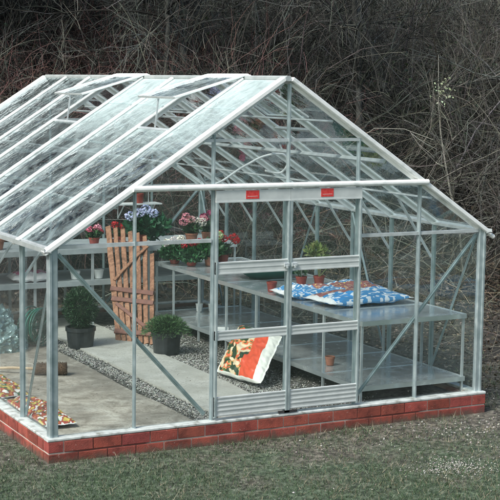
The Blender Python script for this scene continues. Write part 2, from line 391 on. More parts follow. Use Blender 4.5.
mb = MB(); mb.box(.062, W - .062, .062, LEN - .062, -.20, -.058)
tag(mb.build('border_soil', EARTH), kind='structure')
def slab(name, pts, z, mat):
    n = len(pts); m = MB()
    m.add([(x, y, z) for x, y in pts] + [(x, y, -.10) for x, y in pts],
          [tuple(range(n))] + [tuple(range(2 * n - 1, n - 1, -1))] + [(i, i + n, (i + 1) % n + n, (i + 1) % n) for i in range(n)])
    return tag(m.build(name, mat), kind='structure')
def wob(p0, p1, n=12, a=.02):
    return [(p0[0] + (p1[0] - p0[0]) * t / n + random.uniform(-a, a), p0[1] + (p1[1] - p0[1]) * t / n) for t in range(n + 1)]
slab('concrete_floor', [(.07, .07)] + wob((1.24, .07), (1.30, 5.2)) + [(.07, 5.2)], -.045, CONC)
slab('concrete_path', wob((1.50, .07), (1.52, 5.2), a=.008)[::-1] + wob((2.12, .07), (2.20, 5.2)), -.034, CONC2)

# loose stones: gravel strips inside, pebbles outside
def stones(name, P, S, cols, label, mat=STONE):
    n = len(P); base = np.array([(1, 0, 0), (-1, 0, 0), (0, 1, 0), (0, -1, 0), (0, 0, 1), (0, 0, -1)], float)
    T = np.array([(0, 2, 4), (2, 1, 4), (1, 3, 4), (3, 0, 4), (2, 0, 5), (1, 2, 5), (3, 1, 5), (0, 3, 5)])
    a = RNG.uniform(0, 6.28, n); ca, sa = np.cos(a), np.sin(a)
    vs = base[None] * (S[:, None, None] * RNG.uniform(.6, 1.3, (n, 6, 1)))
    vs[:, :, 2] *= .65
    x = vs[:, :, 0] * ca[:, None] - vs[:, :, 1] * sa[:, None]; y = vs[:, :, 0] * sa[:, None] + vs[:, :, 1] * ca[:, None]
    vs = np.stack([x, y, vs[:, :, 2]], -1) + P[:, None, :]
    F = (T[None] + 6 * np.arange(n)[:, None, None]).reshape(-1, 3)
    o = np_mesh(name, vs.reshape(-1, 3), F, mat, cols=np.repeat(cols, 8, 0))
    return tag(o, label, None, None, 'stuff')
def grey_cols(n, lo, hi, p=1.6, tint=(1, .97, .9)):
    v = lo + (hi - lo) * RNG.random(n) ** p
    return v[:, None] * np.array(tint)[None] * RNG.uniform(.93, 1.07, (n, 3))
n1, n2 = 7000, 17000
P1 = np.stack([RNG.normal(1.39, .055, n1), RNG.uniform(.08, 5, n1), np.full(n1, -.048)], -1)
P2 = np.stack([2.12 + np.abs(RNG.normal(0, .36, n2)), RNG.uniform(.08, 4.6, n2), np.full(n2, -.052)], -1)
P2 = P2[P2[:, 0] < 3.8]
P = np.concatenate([P1, P2]); S = RNG.uniform(.004, .012, len(P))
stones('gravel', P, S, grey_cols(len(P), .10, .62, 2.0), 'loose grey gravel in the strips beside the inner path')
n3 = 5200
PP = np.stack([RNG.uniform(-3, 8, n3), RNG.uniform(-3.4, .9, n3), np.zeros(n3)], -1)
keep = ~((PP[:, 0] > PX0 - .02) & (PP[:, 0] < PX1 + .02) & (PP[:, 1] > PY0 - .02))
keep &= (RNG.random(n3) < np.clip(.22 + .13 * PP[:, 0] + .12 * PP[:, 1], .05, .9))
PP = PP[keep]
cl = RNG.normal([2.66, -1.40], [.17, .13], (620, 2)); cl = np.concatenate([cl, np.full((620, 1), 0.)], 1)
c2 = RNG.normal([3.6, -.55], [.55, .25], (500, 2)); c2 = np.concatenate([c2, np.full((500, 1), 0.)], 1)
c2 = c2[c2[:, 1] < -.08]
PA = np.concatenate([PP, cl, c2]); PA[:, 2] = GROUND + .004
cols = np.concatenate([grey_cols(len(PP), .06, .6, 3), grey_cols(620, .18, .55, 1.2), grey_cols(len(c2), .05, .5, 2.0)])
SS = np.concatenate([RNG.uniform(.004, .012, len(PP)), RNG.uniform(.003, .009, 620), RNG.uniform(.005, .014, len(c2))])
stones('pebbles', PA, SS, cols, 'pale pebbles scattered over the lawn in front of the brick base')

nd = 520
dx = RNG.uniform(.1, 1.25, nd); dx = np.where(RNG.random(nd) < .25, RNG.uniform(1.55, 2.1, nd), dx)
PD = np.stack([dx, RNG.uniform(.1, 4.2, nd) , np.where(dx > 1.4, -.033, -.044)], -1)
stones('floor_debris', PD, RNG.uniform(.0012, .0012, nd) + .0055 * RNG.random(nd) ** 4, np.where((RNG.random(nd) < .7)[:, None], grey_cols(nd, .03, .12, 1.2, (1, .8, .6)), grey_cols(nd, .3, .6)), 'crumbs of soil and grit spilled on the concrete floor and path')
# grass blades
def blades(name, n, xr, yr, h, prob, cmap, label):
    x = RNG.uniform(*xr, n); y = RNG.uniform(*yr, n)
    k = (RNG.random(n) < prob(x, y)) & ~((x > PX0 - .03) & (x < PX1 + .03) & (y > PY0 - .02) & (y < PY1))
    x, y = x[k], y[k]; n = len(x); z = hz(x, y)
    a = RNG.uniform(0, 6.28, n); w = RNG.uniform(.0015, .003, n); hh = h * RNG.uniform(.4, 1.2, n)
    lean = RNG.normal(0, .7, (n, 2)) * hh[:, None]
    p = np.stack([x, y, z], -1); side = np.stack([np.cos(a) * w, np.sin(a) * w, np.zeros(n)], -1)
    tip = p + np.concatenate([lean, hh[:, None]], 1)
    vs = np.stack([p - side, p + side, tip], 1).reshape(-1, 3)
    F = np.arange(3 * n).reshape(-1, 3)
    o = np_mesh(name, vs, F, LEAF, cols=cmap(x, y, n)); tag(o, label, None, None, 'stuff')
def sinn(x, y): return .5 + .25 * np.sin(x * 2.3 + 1.7 * np.sin(y * 1.9)) + .25 * np.sin(y * 3.1 + 2 * np.sin(x * 1.3 + 2))
def gcol(x, y, n):
    t = RNG.random(n)[:, None]; dry = (RNG.random(n) < .12 + .06 * x)[:, None]
    g1 = np.array([[.046, .080, .036]]) * (.5 + t) ; d = np.array([[.17, .15, .10]]) * (.5 + t)
    return np.where(dry, d, g1)
blades('grass_tufts', 60000, (-2.2, 6.5), (-.42, 1.6), .060, lambda x, y: np.clip(.45 * (sinn(x * 2.7, y * 3.1) > .52), 0, 1) * ((y > -.30 + .2 * sinn(x * 3, y)) | (x < PX0)), gcol, 'longer grass tufts against the foot of the brick base')
blades('grass', 230000, (-2.6, 7.2), (-3.4, 2.2), .034,
       lambda x, y: np.clip(.92 - .16 * x - .30 * (y + .9) - .5 * (sinn(x, y) - .5), .06, .95), gcol, 'short patchy grass of the lawn in front of the greenhouse')

# ------------------------------------------------------------------ greenhouse
gh = thing('greenhouse', (W / 2, LEN / 2, -.03), 'large aluminium framed glass greenhouse with open roof vents and double front door', 'greenhouse')
def part(m, name, mat, parent=None, **k): return m.build(name, mat, parent or gh, **k)

# sill
for (x0, x1, y0, y1) in [(-.06, W + .06, -.062, .035), (-.06, W + .06, LEN - .035, LEN + .062)]:
    m = MB(); m.box(x0, x1, y0, y1, -.024, 0, ch=.006)
    part(m, 'sill', ALUS)
for (x0, x1) in [(-.062, .035), (W - .035, W + .062)]:
    m = MB(); m.box(x0, x1, .036, LEN - .036, -.024, -.001, ch=.006)
    part(m, 'sill', ALUS)
# corner posts: two-step section
for (x, y, sx, sy) in [(0, 0, 1, 1), (W, 0, -1, 1), (0, LEN, 1, -1), (W, LEN, -1, -1)]:
    m = MB(); wd = .036 if sx > 0 else .030
    m.box(min(x - .02 * sx, x + wd * sx), max(x - .02 * sx, x + wd * sx), min(y - .02 * sy, y + .02 * sy), max(y - .02 * sy, y + .02 * sy), 0, HE + .02, ch=.006)
    m.box(min(x - .036 * sx, x - .012 * sx), max(x - .036 * sx, x - .012 * sx), min(y - .03 * sy, y + .04 * sy), max(y - .03 * sy, y + .04 * sy), 0, HE, ch=.004)
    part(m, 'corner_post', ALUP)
def zr(x): return HE + SL * min(x, W - x)
def mullion(m, x, y, z0, z1, w=.026, dp=.045):
    m.box(x - w / 2, x + w / 2, y - .006, y + .006, z0, z1)
    m.box(x - .006, x + .006, y - dp / 2, y + dp / 2, z0, z1 - .002)
    z = z0 + .15
    while z < z1 - .05:
        m.box(x - .004, x + .004, y - .013, y - .0062, z - .006, z + .006); z += .31
for yy in (0, LEN):
    for i, x in enumerate(XS):
        m = MB(); mullion(m, x, yy, 0, zr(x) - .03, .03 if i in (1, 3) else .024)
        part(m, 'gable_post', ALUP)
    m = MB()
    if yy == 0:
        m.box(.04, XS[1] - .017, yy - .016, yy + .016, HE - .008, HE + .020)
        part(m, 'eave_rail', ALU)
        m = MB(); m.box(XS[3] + .017, W - .04, yy - .016, yy + .016, HE - .022, HE + .004); part(m, 'eave_rail', ALU)
    else:
        m.box(.04, W - .04, yy - .016, yy + .016, HE - .012, HE + .012); part(m, 'eave_rail', ALU)
    # upper gable rail between posts 2 and 4
    zz = zr(XS[1]) - .075
    m = MB(); m.box(XS[1] - .09, XS[3] + .015, yy - .014, yy + .014, zz - .012, zz + .012); part(m, 'gable_rail', ALU)
# door-head track: round fronted tube across the gable
xa = (HD - HE) / SL
m = MB(); m.tube([(xa - .03, -.045, HD), (W - xa + .05, -.045, HD)], .024, 12)
m.box(xa, W - xa, -.040, .012, HD - .020, HD + .006)
part(m, 'door_track', ALUR)
m = MB(); m.box(xa, W - xa, LEN - .015, LEN + .015, HD - .02, HD + .02); part(m, 'gable_rail', ALU)

# side walls
for sx, x in ((-1, 0), (1, W)):
    for k in range(1, 8):
        m = MB(); y = k * BAY
        m.box(x - .006, x + .006, y - .014, y + .014, 0, HE - .01); m.box(x - .022, x + .022, y - .006, y + .006, 0, HE - .02)
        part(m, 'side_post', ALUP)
    m = MB(); m.box(x - .02, x + .02, .0205, LEN - .0205, HE - .028, HE + .002, ch=.004); part(m, 'eave_bar', ALU)
    m = MB()  # gutter: open channel outside the eave
    gx0 = x + sx * .025
    m.box(min(gx0, gx0 + sx * .055), max(gx0, gx0 + sx * .055), -.05, LEN + .05, HE - .030, HE - .024)
    m.box(min(gx0 + sx * .050, gx0 + sx * .055), max(gx0 + sx * .050, gx0 + sx * .055), -.05, LEN + .05, HE - .0235, HE + .004)
    part(m, 'gutter', ALUG)

# roof
def rp(side, s_, y, up=0.0):
    """point on a roof slope: s_ 0 at eave, 1 at ridge; up along the normal"""
    x = s_ * W / 2; z = HE + s_ * (HR - HE)
    nx_, nz_ = -math.sin(RANG), math.cos(RANG)
    x += nx_ * up; z += nz_ * up
    return V((x if side < 0 else W - x, y, z))
for side in (-1, 1):
    nrm = V((side * math.sin(RANG), 0, math.cos(RANG)))
    for k in range(0, 9):
        y = k * BAY; m = MB(); verge = k in (0, 8)
        yy = y + (-.012 if k == 0 else .012 if k == 8 else 0)
        m.beam(rp(side, -.035, yy, .012), rp(side, .985, yy, .012), .076 if verge else .056, .036 if verge else .020, nrm, ch=.006)
        m.beam(rp(side, .0, y, -.015), rp(side, .98, y, -.015), .008, .034, nrm)
        bar = part(m, 'verge_bar' if verge else 'roof_bar', ALUR)
        if not verge:
            m = MB()
            for q in range(7):
                t = .08 + q * .14 + random.uniform(-.012, .012)
                m.beam(rp(side, t, y + .004, .024), rp(side, t + .009, y + .004, .024), .016, .010, nrm)
            tag(part(m, 'bar_clips', STEELD, bar), kind='stuff')
    m = MB(); m.beam(rp(side, .25, .02, -.045), rp(side, .25, LEN - .02, -.045), .010, .016, nrm); part(m, 'purlin', ALU)
    m = MB(); m.beam(rp(side, .76, .02, -.045), rp(side, .76, LEN - .02, -.045), .010, .016, nrm); part(m, 'purlin', ALU)
    m = MB(); m.beam(rp(side, .5, .02, -.045), rp(side, .5, LEN - .02, -.045), .020, .032, nrm); part(m, 'purlin', ALU)
    # knee braces from the side posts to the roof bars
    for k in range(1, 8):
        y = k * BAY; x = .012 if side < 0 else W - .012
        a = V((x, y + .012, 1.10)); b = rp(side, .19, y + .012, -.03)
        m = MB(); m.beam(a, b, .012, .022, (0, 1, 0)); m.beam(a + V((0, .010, 0)), b + V((0, .010, 0)), .022, .004, (0, 1, 0)); part(m, 'knee_brace', ALU)
m = MB()
m.beam((W / 2, -.035, HR - .004), (W / 2, LEN + .03, HR - .004), .050, .042, ch=.012)
m.beam((W / 2 - .035, -.03, HR - .030), (W / 2 - .035, LEN + .03, HR - .030), .05, .007, (-math.sin(RANG), 0, math.cos(RANG)))
m.beam((W / 2 + .035, -.03, HR - .030), (W / 2 + .035, LEN + .03, HR - .030), .05, .007, (math.sin(RANG), 0, math.cos(RANG)))
part(m, 'ridge_bar', ALUG)
m = MB(); m.tube([rp(1, -.030, -.02, .006), rp(1, -.058, -.02, .006)], .020, 10); part(m, 'verge_end_cap', ALUR)

VENTBAYS = (1, 4)
VS = .66       # vent spans 0.66..1 of the slope
for side in (-1, 1):
    for k in range(8):
        m = MB(); y0, y1 = k * BAY + .006, (k + 1) * BAY - .006
        top = VS if k in VENTBAYS else .985
        cuts = [0, .27, .54, .80, .985] if k not in VENTBAYS else [0, .22, .44, VS]
        for a, b in zip(cuts[:-1], cuts[1:]):
            ja, jb = random.uniform(-.002, .002), random.uniform(-.002, .002)
            lap = .012 if b < top else 0
            m.add([rp(side, a, y0, .004 + ja), rp(side, a, y1, .004 + jb), rp(side, b + lap, y1, .0005 - jb), rp(side, b + lap, y0, .0005 - ja)],
                  [(0, 1, 2, 3) if side < 0 else (3, 2, 1, 0)])
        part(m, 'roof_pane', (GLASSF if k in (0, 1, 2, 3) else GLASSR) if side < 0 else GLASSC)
        if k in VENTBAYS:
            m = MB(); m.beam(rp(side, VS - .005, y0, -.004), rp(side, VS - .005, y1, -.004), .03, .022, (side * math.sin(RANG), 0, math.cos(RANG))); part(m, 'vent_sill_bar', STEELD)
# vents: left pair propped open, right pair nearly shut
for side, opened in ((-1, math.radians(16.5)), (1, math.radians(2.0))):
    for k in VENTBAYS:
        y0, y1 = k * BAY - .004, (k + 1) * BAY + .004
        ang = RANG - opened; h = V((W / 2 + side * .02, 0, HR + .006)); ln = .665
        d = V((side * math.cos(ang), 0, -math.sin(ang))); nr = V((side * math.sin(ang), 0, math.cos(ang)))
        vent = bpy.data.objects.new('roof_vent', None); COL.objects.link(vent); vent.parent = gh
        vent.location = V((h.x, (y0 + y1) / 2, h.z)) - gh.location
        m = MB()
        P_ = lambda s_, y: V((h.x, y, h.z)) + d * s_ + nr * .012
        m.beam(P_(0, y0), P_(ln, y0), .045, .018, nr, ch=.004); m.beam(P_(0, y1), P_(ln, y1), .045, .018, nr, ch=.004)
        m.beam(P_(.0, y0), P_(.0, y1), .03, .02, nr)
        m.build('vent_frame', ALUR, vent)
        m = MB(); m.beam(P_(ln, y0 - .02), P_(ln, y1 + .02), .014, .016, nr); m.build('vent_edge', ALUG, vent)
        m = MB(); a, b = P_(.01, y0), P_(ln, y0); c, e = P_(ln, y1), P_(.01, y1)
        m.add([p - nr * .004 for p in (a, b, c, e)], [(0, 1, 2, 3)]); m.build('vent_pane', GLASSV, vent)
        if side < 0:
            m = MB(); ym = (y0 + y1) / 2
            m.beam(rp(side, VS, ym, .01), P_(ln - .02, ym) - nr * .01, .014, .008, (0, 1, 0)); m.build('vent_stay', STEELD, vent)

# diagonal braces
def brace(p, q, up, w=.030):
    m = MB(); m.beam(p, q, .006, w, up); m.beam(V(p), V(q), .022, .005, up); part(m, 'diagonal_brace', ALUP)
for yy, s_ in ((.022, 1), (LEN - .022, -1)):
    brace((.05, yy, HE - .05), (XS[1] - .05, yy, .045), (0, 0, 1) , .034); brace((W - .04, yy, HE - .05), (XS[3] + .03, yy, .05), (0, 0, 1), .034)
for x in (.024, W - .024):
    for a, b in ((0.03, .69), (2.07, 1.41), (2.8, 3.5), (LEN - .03, LEN - .69)):
        brace((x, a, HE - .04), (x, b, .02), (0, 0, 1), .026)

# wall glass
def wpane(pts, name='wall_pane'):
    m = MB(); m.add(pts, [tuple(range(len(pts)))]); part(m, name, GLASSW)
for yy in (0, LEN):
    xs = [.03] + XS + [W - .03]; off = .008 if yy == 0 else -.008
    for i in range(6):
        a, b = xs[i] + .004, xs[i + 1] - .004; z0 = HD if (yy == 0 and i in (2, 3)) else .004
        za, zb = zr(a) - .03, zr(b) - .03
        pts = [(a, yy + off, z0), (b, yy + off, z0), (b, yy + off, zb), (a, yy + off, za)]
        wpane(pts, 'gable_pane')
for x, off in ((0, .009), (W, -.009)):
    for k in range(8):
        a, b = k * BAY + .008, (k + 1) * BAY - .008
        wpane([(x + off, a, .002), (x + off, b, .002), (x + off, b, HE - .03), (x + off, a, HE - .03)], 'side_pane')

# sliding double door
for j, (x0, x1) in enumerate(((XS[1] + .003, XS[2] - .001), (XS[2] + .001, XS[3] + .012))):
    door = bpy.data.objects.new('door', None); COL.objects.link(door); door.parent = gh
    door.location = V(((x0 + x1) / 2, -.04, .02)) - gh.location
    yo = -.040
    m = MB(); m.box(x0, x1, yo - .012, yo + .006, 1.727, 1.822, ch=.004)
    m.box(x0, x1, yo - .016, yo - .0122, 1.727, 1.737); m.build('head_rail', ALUK, door)
    for z0, z1 in ((1.165, 1.262), (.642, .716)):
        m = MB(); m.box(x0, x1, yo - .012, yo + .006, z0, z1, ch=.004)
        m.box(x0, x1, yo - .017, yo - .0122, z0, z0 + .010); m.box(x0, x1, yo - .017, yo - .0122, z1 - .012, z1 - .002)
        m.box(x0, x1, yo - .015, yo - .0122, (z0 + z1) / 2 - .004, (z0 + z1) / 2 + .004)
        m.build('mid_rail', ALUK, door)
    m = MB(); m.box(x0, x1, yo - .010, yo + .004, .03, .188, ch=.003)
    for z in (.036, .075, .110, .146, .176): m.box(x0, x1, yo - .015, yo - .0102, z, z + .009)
    m.build('kick_panel', ALUK, door)
    for xx in (x0, x1):
        m = MB(); a = xx if xx == x0 else xx - .020
        m.box(a, a + .020, yo - .021, yo + .012, .022, 1.726, ch=.003); m.build('stile', ALUP, door)
    m = MB(); m.add([(x0 + .01, yo + .002, .19), (x1 - .01, yo + .002, .19), (x1 - .01, yo + .002, 1.73), (x0 + .01, yo + .002, 1.73)], [(0, 1, 2, 3)]); m.build('door_pane', GLASSW, door)
    lx = 1.636 if j == 0 else 2.318
    m = MB(); m.box(lx - .058, lx + .058, yo - .0145, yo - .0122, 1.752, 1.818); lab = m.build('red_label', RED, door)
    m = MB(); m.box(lx - .045, lx + .045, yo - .0155, yo - .0147, 1.770, 1.7745); m.build('label_print', LABW, lab)
    m = MB(); hx = x1 - .035 if j == 0 else x0 + .035
    m.box(hx - .022, hx + .022, yo - .036, yo - .018, 1.200, 1.232, ch=.004); m.box(hx - .006, hx + .006, yo - .046, yo - .034, 1.190, 1.212)
    m.build('handle', STEELD, door)
    m = MB(); m.box(hx - .05 - .02 * j, hx + .05, yo - .025, yo - .010, .006, .024); m.build('door_runner', DARK, door)

# ------------------------------------------------------------------ benches
def bench(name, x0, x1, y0, y1, zt, zl, label, legs_y, legs_x=None, lip=.035, mat=STEEL):
    t = thing(name, ((x0 + x1) / 2, (y0 + y1) / 2, FLOOR), label, 'bench')
    for nm, z in (('bench_top', zt), ('lower_shelf', zl)):
        m = MB(); ix = x0 + .012; m.box(x0, x1, y0, y1, z - .006, z)
        for a in ((x0, x1, y0 - .004, y0 - .0005), (x0, x1, y1 + .0005, y1 + .004)): m.box(*a, z - lip, z + .006)
        for a in ((x0 - .004, x0 - .0005, y0, y1), (x1 + .0005, x1 + .004, y0, y1)): m.box(*a, z - lip, z + .006)
        for y in legs_y[1:-1]: m.box(x0 + .003, x1 - .003, y - .004, y + .004, z + .0005, z + .004)
        m.build(nm, mat, t)
    for y in legs_y:
        for x in (x0 + .012, x1 - .012):
            m = MB(); m.box(x - .010, x + .010, y - .002, y + .002, -.05, zt - .008); m.box(x - .010, x - .006, y + .0022, y + .016, -.05, zt - .008)
            m.build('leg', STEELD, t)
    return t
bx0, bx1 = 2.80, 3.875
bench('potting_bench', bx0, bx1, .13, 4.45, .66, .10, 'long two tier galvanised steel bench along the right glass wall', [.15, .78, 1.42, 2.06, 2.70, 3.34, 3.98, 4.43])
st = bench('plant_staging', .10, 3.84, 4.50, 5.40, .83, .48, 'two tier metal staging against the back wall holding flowering pots', [4.52, 5.38], mat=STEELD, lip=.05)
for x in (.75, 1.42, 2.08, 2.75):
    for y in (4.52, 5.38):
        m = MB(); m.box(x - .016, x + .016, y - .003, y + .003, -.05, .82); m.build('leg', STEELD, st)

# hanging shelf under the back gable, red pot on it
t = thing('hanging_shelf', (3.0, 5.38, 1.23), 'small pale shelf fixed high on the back gable glazing', 'shelf')
m = MB(); m.box(2.70, 3.25, 5.28, 5.50, 1.222, 1.236); m.build('board', ALUR, t)
for x in (2.78, 3.17):
    m = MB(); m.beam((x, 5.50, 1.05), (x, 5.32, 1.22), .012, .01, (1, 0, 0)); m.beam((x, 5.505, 1.05), (x, 5.505, 1.42), .012, .008, (1, 0, 0)); m.build('bracket', ALU, t)

# ------------------------------------------------------------------ plants
def leaf_cloud(C, D, size, cols, aspect=.45, fold=.25):
    """leaves as folded diamonds: centres C, pointing directions D"""
    n = len(C); D = D / np.linalg.norm(D, axis=1, keepdims=True)
    r = RNG.normal(size=(n, 3)); sd = np.cross(D, r); sd /= np.linalg.norm(sd, axis=1, keepdims=True) + 1e-9
    nr = np.cross(sd, D); s_ = size[:, None]
    a = C - D * s_ * .5; b = C + D * s_ * .5; up = nr * s_ * fold * aspect
    l = C + sd * s_ * aspect * .5 + up; r2 = C - sd * s_ * aspect * .5 + up
    vs = np.stack([a, l, b, r2], 1).reshape(-1, 3)
    i = 4 * np.arange(n)[:, None]
    F = np.concatenate([i + np.array([[0, 1, 2]]), i + np.array([[0, 2, 3]])], 1).reshape(-1, 3)
    return vs, F, np.repeat(cols, 2, 0)
def col_var(n, base, var=.35, tint=.12):
    b = np.array(base)[None] * (1 + RNG.uniform(-var, var, (n, 1))) * (1 + RNG.uniform(-tint, tint, (n, 3)))
    return np.clip(b, 0, .95)
def ellip(n, c, r, shell=.5):
    d = RNG.normal(size=(n, 3)); d /= np.linalg.norm(d, axis=1, keepdims=True)
    q = (shell + (1 - shell) * RNG.random(n)) ** .8
    return np.array(c)[None] + d * q[:, None] * np.array(r)[None], d
def pot(parent, c, r, h, mat, taper=.75, rim=True):
    m = MB(); x, y, z = c
    pr = [(0.001, 0), (r * taper, 0), (r * .97, h * .8), (r * 1.0, h * .8), (r * 1.04, h * .82), (r * 1.04, h), (r * .94, h), (r * .92, h * .86), (0.001, h * .86)]
    m.lathe((x, y, z), pr[:-1], 26); p = m.build('pot', mat, parent, smooth=False)
    m = MB(); m.lathe((x, y, z), [(0.001, h * .89), (r * .5, h * .91), (r * .93, h * .87)], 20); m.build('potting_soil', SOIL, parent)
def foliage(parent, c, r, n, size, base, shell=.5, droop=0, aspect=.45, name='foliage', mat=None, up=.4):
    C, d = ellip(n, c, r, shell); D = d + RNG.normal(0, .5, (n, 3)); D[:, 2] += up
    vs, F, co = leaf_cloud(C, D, size * RNG.uniform(.6, 1.3, n), col_var(n, base), aspect)
    return np_mesh(name, vs, F, mat or LEAF, parent, co)
def bloom(parent, c, r, base, n=90, size=.022, name='bloom'):
    C, d = ellip(n, c, (r, r, r * .8), .8); D = np.cross(d, RNG.normal(size=(n, 3)))
    vs, F, co = leaf_cloud(C, D + d * .4, size * RNG.uniform(.7, 1.2, n), col_var(n, base, .15, .06), .95, .15)
    return np_mesh(name, vs, F, PETAL, parent, co)
def stems(parent, c, tops, r=.004, base=(.06, .10, .04)):
    m = MB()
    for tp in tops:
        a = V(c); b = V(tp); mid = (a + b) / 2 + V((random.uniform(-.02, .02), random.uniform(-.02, .02), 0))
        m.tube([a, mid, b], r, 5, base)
    return m.build('stems', LEAF, parent)

# bushes in black pots on the floor
b1 = thing('potted_bush', (1.56, 3.52, FLOOR), 'round dark green bush in a black pot, left of the wooden gate', 'plant', 'bushes in black pots')
pot(b1, (1.56, 3.52, FLOOR), .15, .21, POTB, .85)
foliage(b1, (1.56, 3.52, .36), (.19, .19, .22), 5200, .035, (.020, .055, .022), .35, aspect=.25)
stems(b1, (1.56, 3.52, .12), [(1.5, 3.5, .3), (1.62, 3.55, .34), (1.56, 3.5, .4)], .008)
b2 = thing('potted_bush', (2.22, 2.86, FLOOR), 'low spreading light green feathery plant in a black pot on the path before the gate', 'plant', 'bushes in black pots')
pot(b2, (2.22, 2.86, FLOOR), .15, .22, POTB, .85)
n = 3600; a = RNG.uniform(0, 6.28, n); el = RNG.uniform(.05, 1.3, n); rr = RNG.uniform(.06, .26, n)
D = np.stack([np.cos(a) * np.cos(el), np.sin(a) * np.cos(el), np.sin(el) * .85], -1)
C = np.array([[2.22, 2.86, .20]]) + D * rr[:, None]; C[:, 2] -= rr ** 2 * 1.2
vs, F, co = leaf_cloud(C, D + RNG.normal(0, .35, (n, 3)), RNG.uniform(.03, .065, n), col_var(n, (.060, .125, .045)), .16)
np_mesh('foliage', vs, F, LEAF, b2, co)

ST = .835
# hydrangea
h = thing('hydrangea_plant', (2.70, 4.66, ST), 'large green hydrangea with pale lilac blue flower heads beside the gate top', 'plant', 'flowering pot plants')
pot(h, (2.70, 4.66, ST), .075, .12, REDP)
foliage(h, (2.80, 4.68, 1.04), (.27, .2, .15), 420, .10, (.03, .11, .055), .35, aspect=.65)
for q in ((2.66, 4.60, 1.20), (2.77, 4.66, 1.23), (2.83, 4.60, 1.19), (2.58, 4.64, 1.16)): bloom(h, q, .065, (.56, .60, .82), 110, .026)
stems(h, (2.70, 4.66, .92), [(2.66, 4.62, 1.18), (2.77, 4.66, 1.2), (2.88, 4.7, 1.1)], .005)
def flower(name, x, y, z, r, h, potm, label, leafc, nleaf, lsize, fr, fz, blooms, bcol, br=.05, bsz=.022, group='flowering pot plants', lobes=1):
    t = thing(name, (x, y, z), label, 'plant', group)
    pot(t, (x, y, z), r, h, potm)
    foliage(t, (x, y, z + h + fz), (fr, fr, fz + .02), nleaf, lsize, leafc, .3, aspect=.6)
    stems(t, (x, y, z + h * .9), [(x + dx, y + dy, z + dz) for dx, dy, dz in blooms], .004)
    for i, (dx, dy, dz) in enumerate(blooms):
        bloom(t, (x + dx, y + dy, z + dz), br * random.uniform(.85, 1.15), bcol[i % len(bcol)], 100, bsz)
    return t
PINK, WH, CR = (.80, .34, .42), (.85, .80, .72), (.50, .02, .03)
flower('geranium_plant', 3.33, 4.64, ST, .072, .11, TERRA, 'pink and cream flowered plant in a terracotta pot behind the white card', (.04, .10, .04), 160, .06, .10, .05,
       [(-.10, 0, .24), (-.02, -.03, .27), (.06, 0, .25), (.12, -.02, .23), (-.06, .02, .30), (.02, .03, .20), (.16, .02, .27)], [PINK, (.85, .5, .5), WH, WH, PINK, PINK, PINK], .052)
flower('red_flower_plant', 2.20, 4.78, ST, .06, .09, REDP, 'pink and red flowers above a red pot at the left edge of the gate', (.03, .08, .03), 120, .05, .09, .04,
       [(-.05, 0, .18), (.03, -.02, .20), (.08, .02, .15)], [(.70, .16, .26), PINK, (.6, .05, .1)], .042)
flower('red_flower_plant', 2.50, 4.80, ST, .055, .09, REDP, 'small deep red flowers showing just above the gate pickets', (.03, .08, .03), 110, .05, .08, .04,
       [(-.04, 0, .22), (.05, -.02, .20)], [CR], .045)
flower('red_flower_plant', 3.44, 4.05, .665, .065, .10, REDP, 'bright red geranium with tall stems standing right of the left door post', (.04, .09, .05), 130, .055, .10, .05,
       [(-.10, -.05, .29), (-.05, 0, .33), (-.02, -.04, .28), (.12, -.02, .28), (.17, .02, .24), (-.08, .0, .24)], [(.60, .03, .04)], .052)
flower('purple_flower_plant', 3.60, 4.80, ST, .06, .10, TERRA, 'dark crimson flowers on the staging behind the left door post', (.035, .08, .04), 110, .055, .09, .05,
       [(-.04, 0, .28), (.05, 0, .32), (0, .03, .24)], [(.35, .03, .12), (.6, .1, .25)], .045)
# cyclamen group on the bench end
flower('cyclamen_plant', 2.93, 4.22, .665, .06, .05, REDP, 'white cyclamen at the left end of the bench over low green leaves', (.03, .10, .04), 620, .055, .19, .075,
       [(-.10, 0, .24), (-.03, -.03, .27), (.04, 0, .24), (-.07, .04, .20), (.09, .03, .27)], [WH, (.85, .78, .78)], .042)
flower('cyclamen_plant', 3.02, 3.98, .665, .06, .05, REDP, 'deep red flowers between the white cyclamen and pale leafy plant on the bench', (.03, .10, .04), 620, .055, .19, .08,
       [(-.08, 0, .23), (-.01, -.03, .25), (.05, 0, .23), (-.03, .04, .20), (.1, .02, .26)], [(.48, .02, .04), (.6, .05, .07)], .046)
tt = flower('primula_plant', 3.22, 3.92, .665, .07, .10, TERRA, 'green leafy plant topped by pale yellow green bracts beside the left door post', (.03, .11, .035), 620, .06, .17, .085,
       [(.06, 0, .27), (.08, -.02, .33), (.03, .02, .22)], [(.62, .70, .40)], .050, .035)
# white card on the staging
c = MB(); c.beam((3.06, 4.54, ST + .065), (3.16, 4.53, ST + .065), .004, .085, (0, 0, 1)); tag(c.build('plant_card', WHITEP), 'small cream white card standing between hydrangea and pink flowers', 'card')
# red pot on the hanging shelf
t = thing('flower_pot', (2.99, 5.38, 1.238), 'square red plastic pot on the small high shelf', 'pot'); pot(t, (2.99, 5.38, 1.238), .062, .11, REDP, .85)
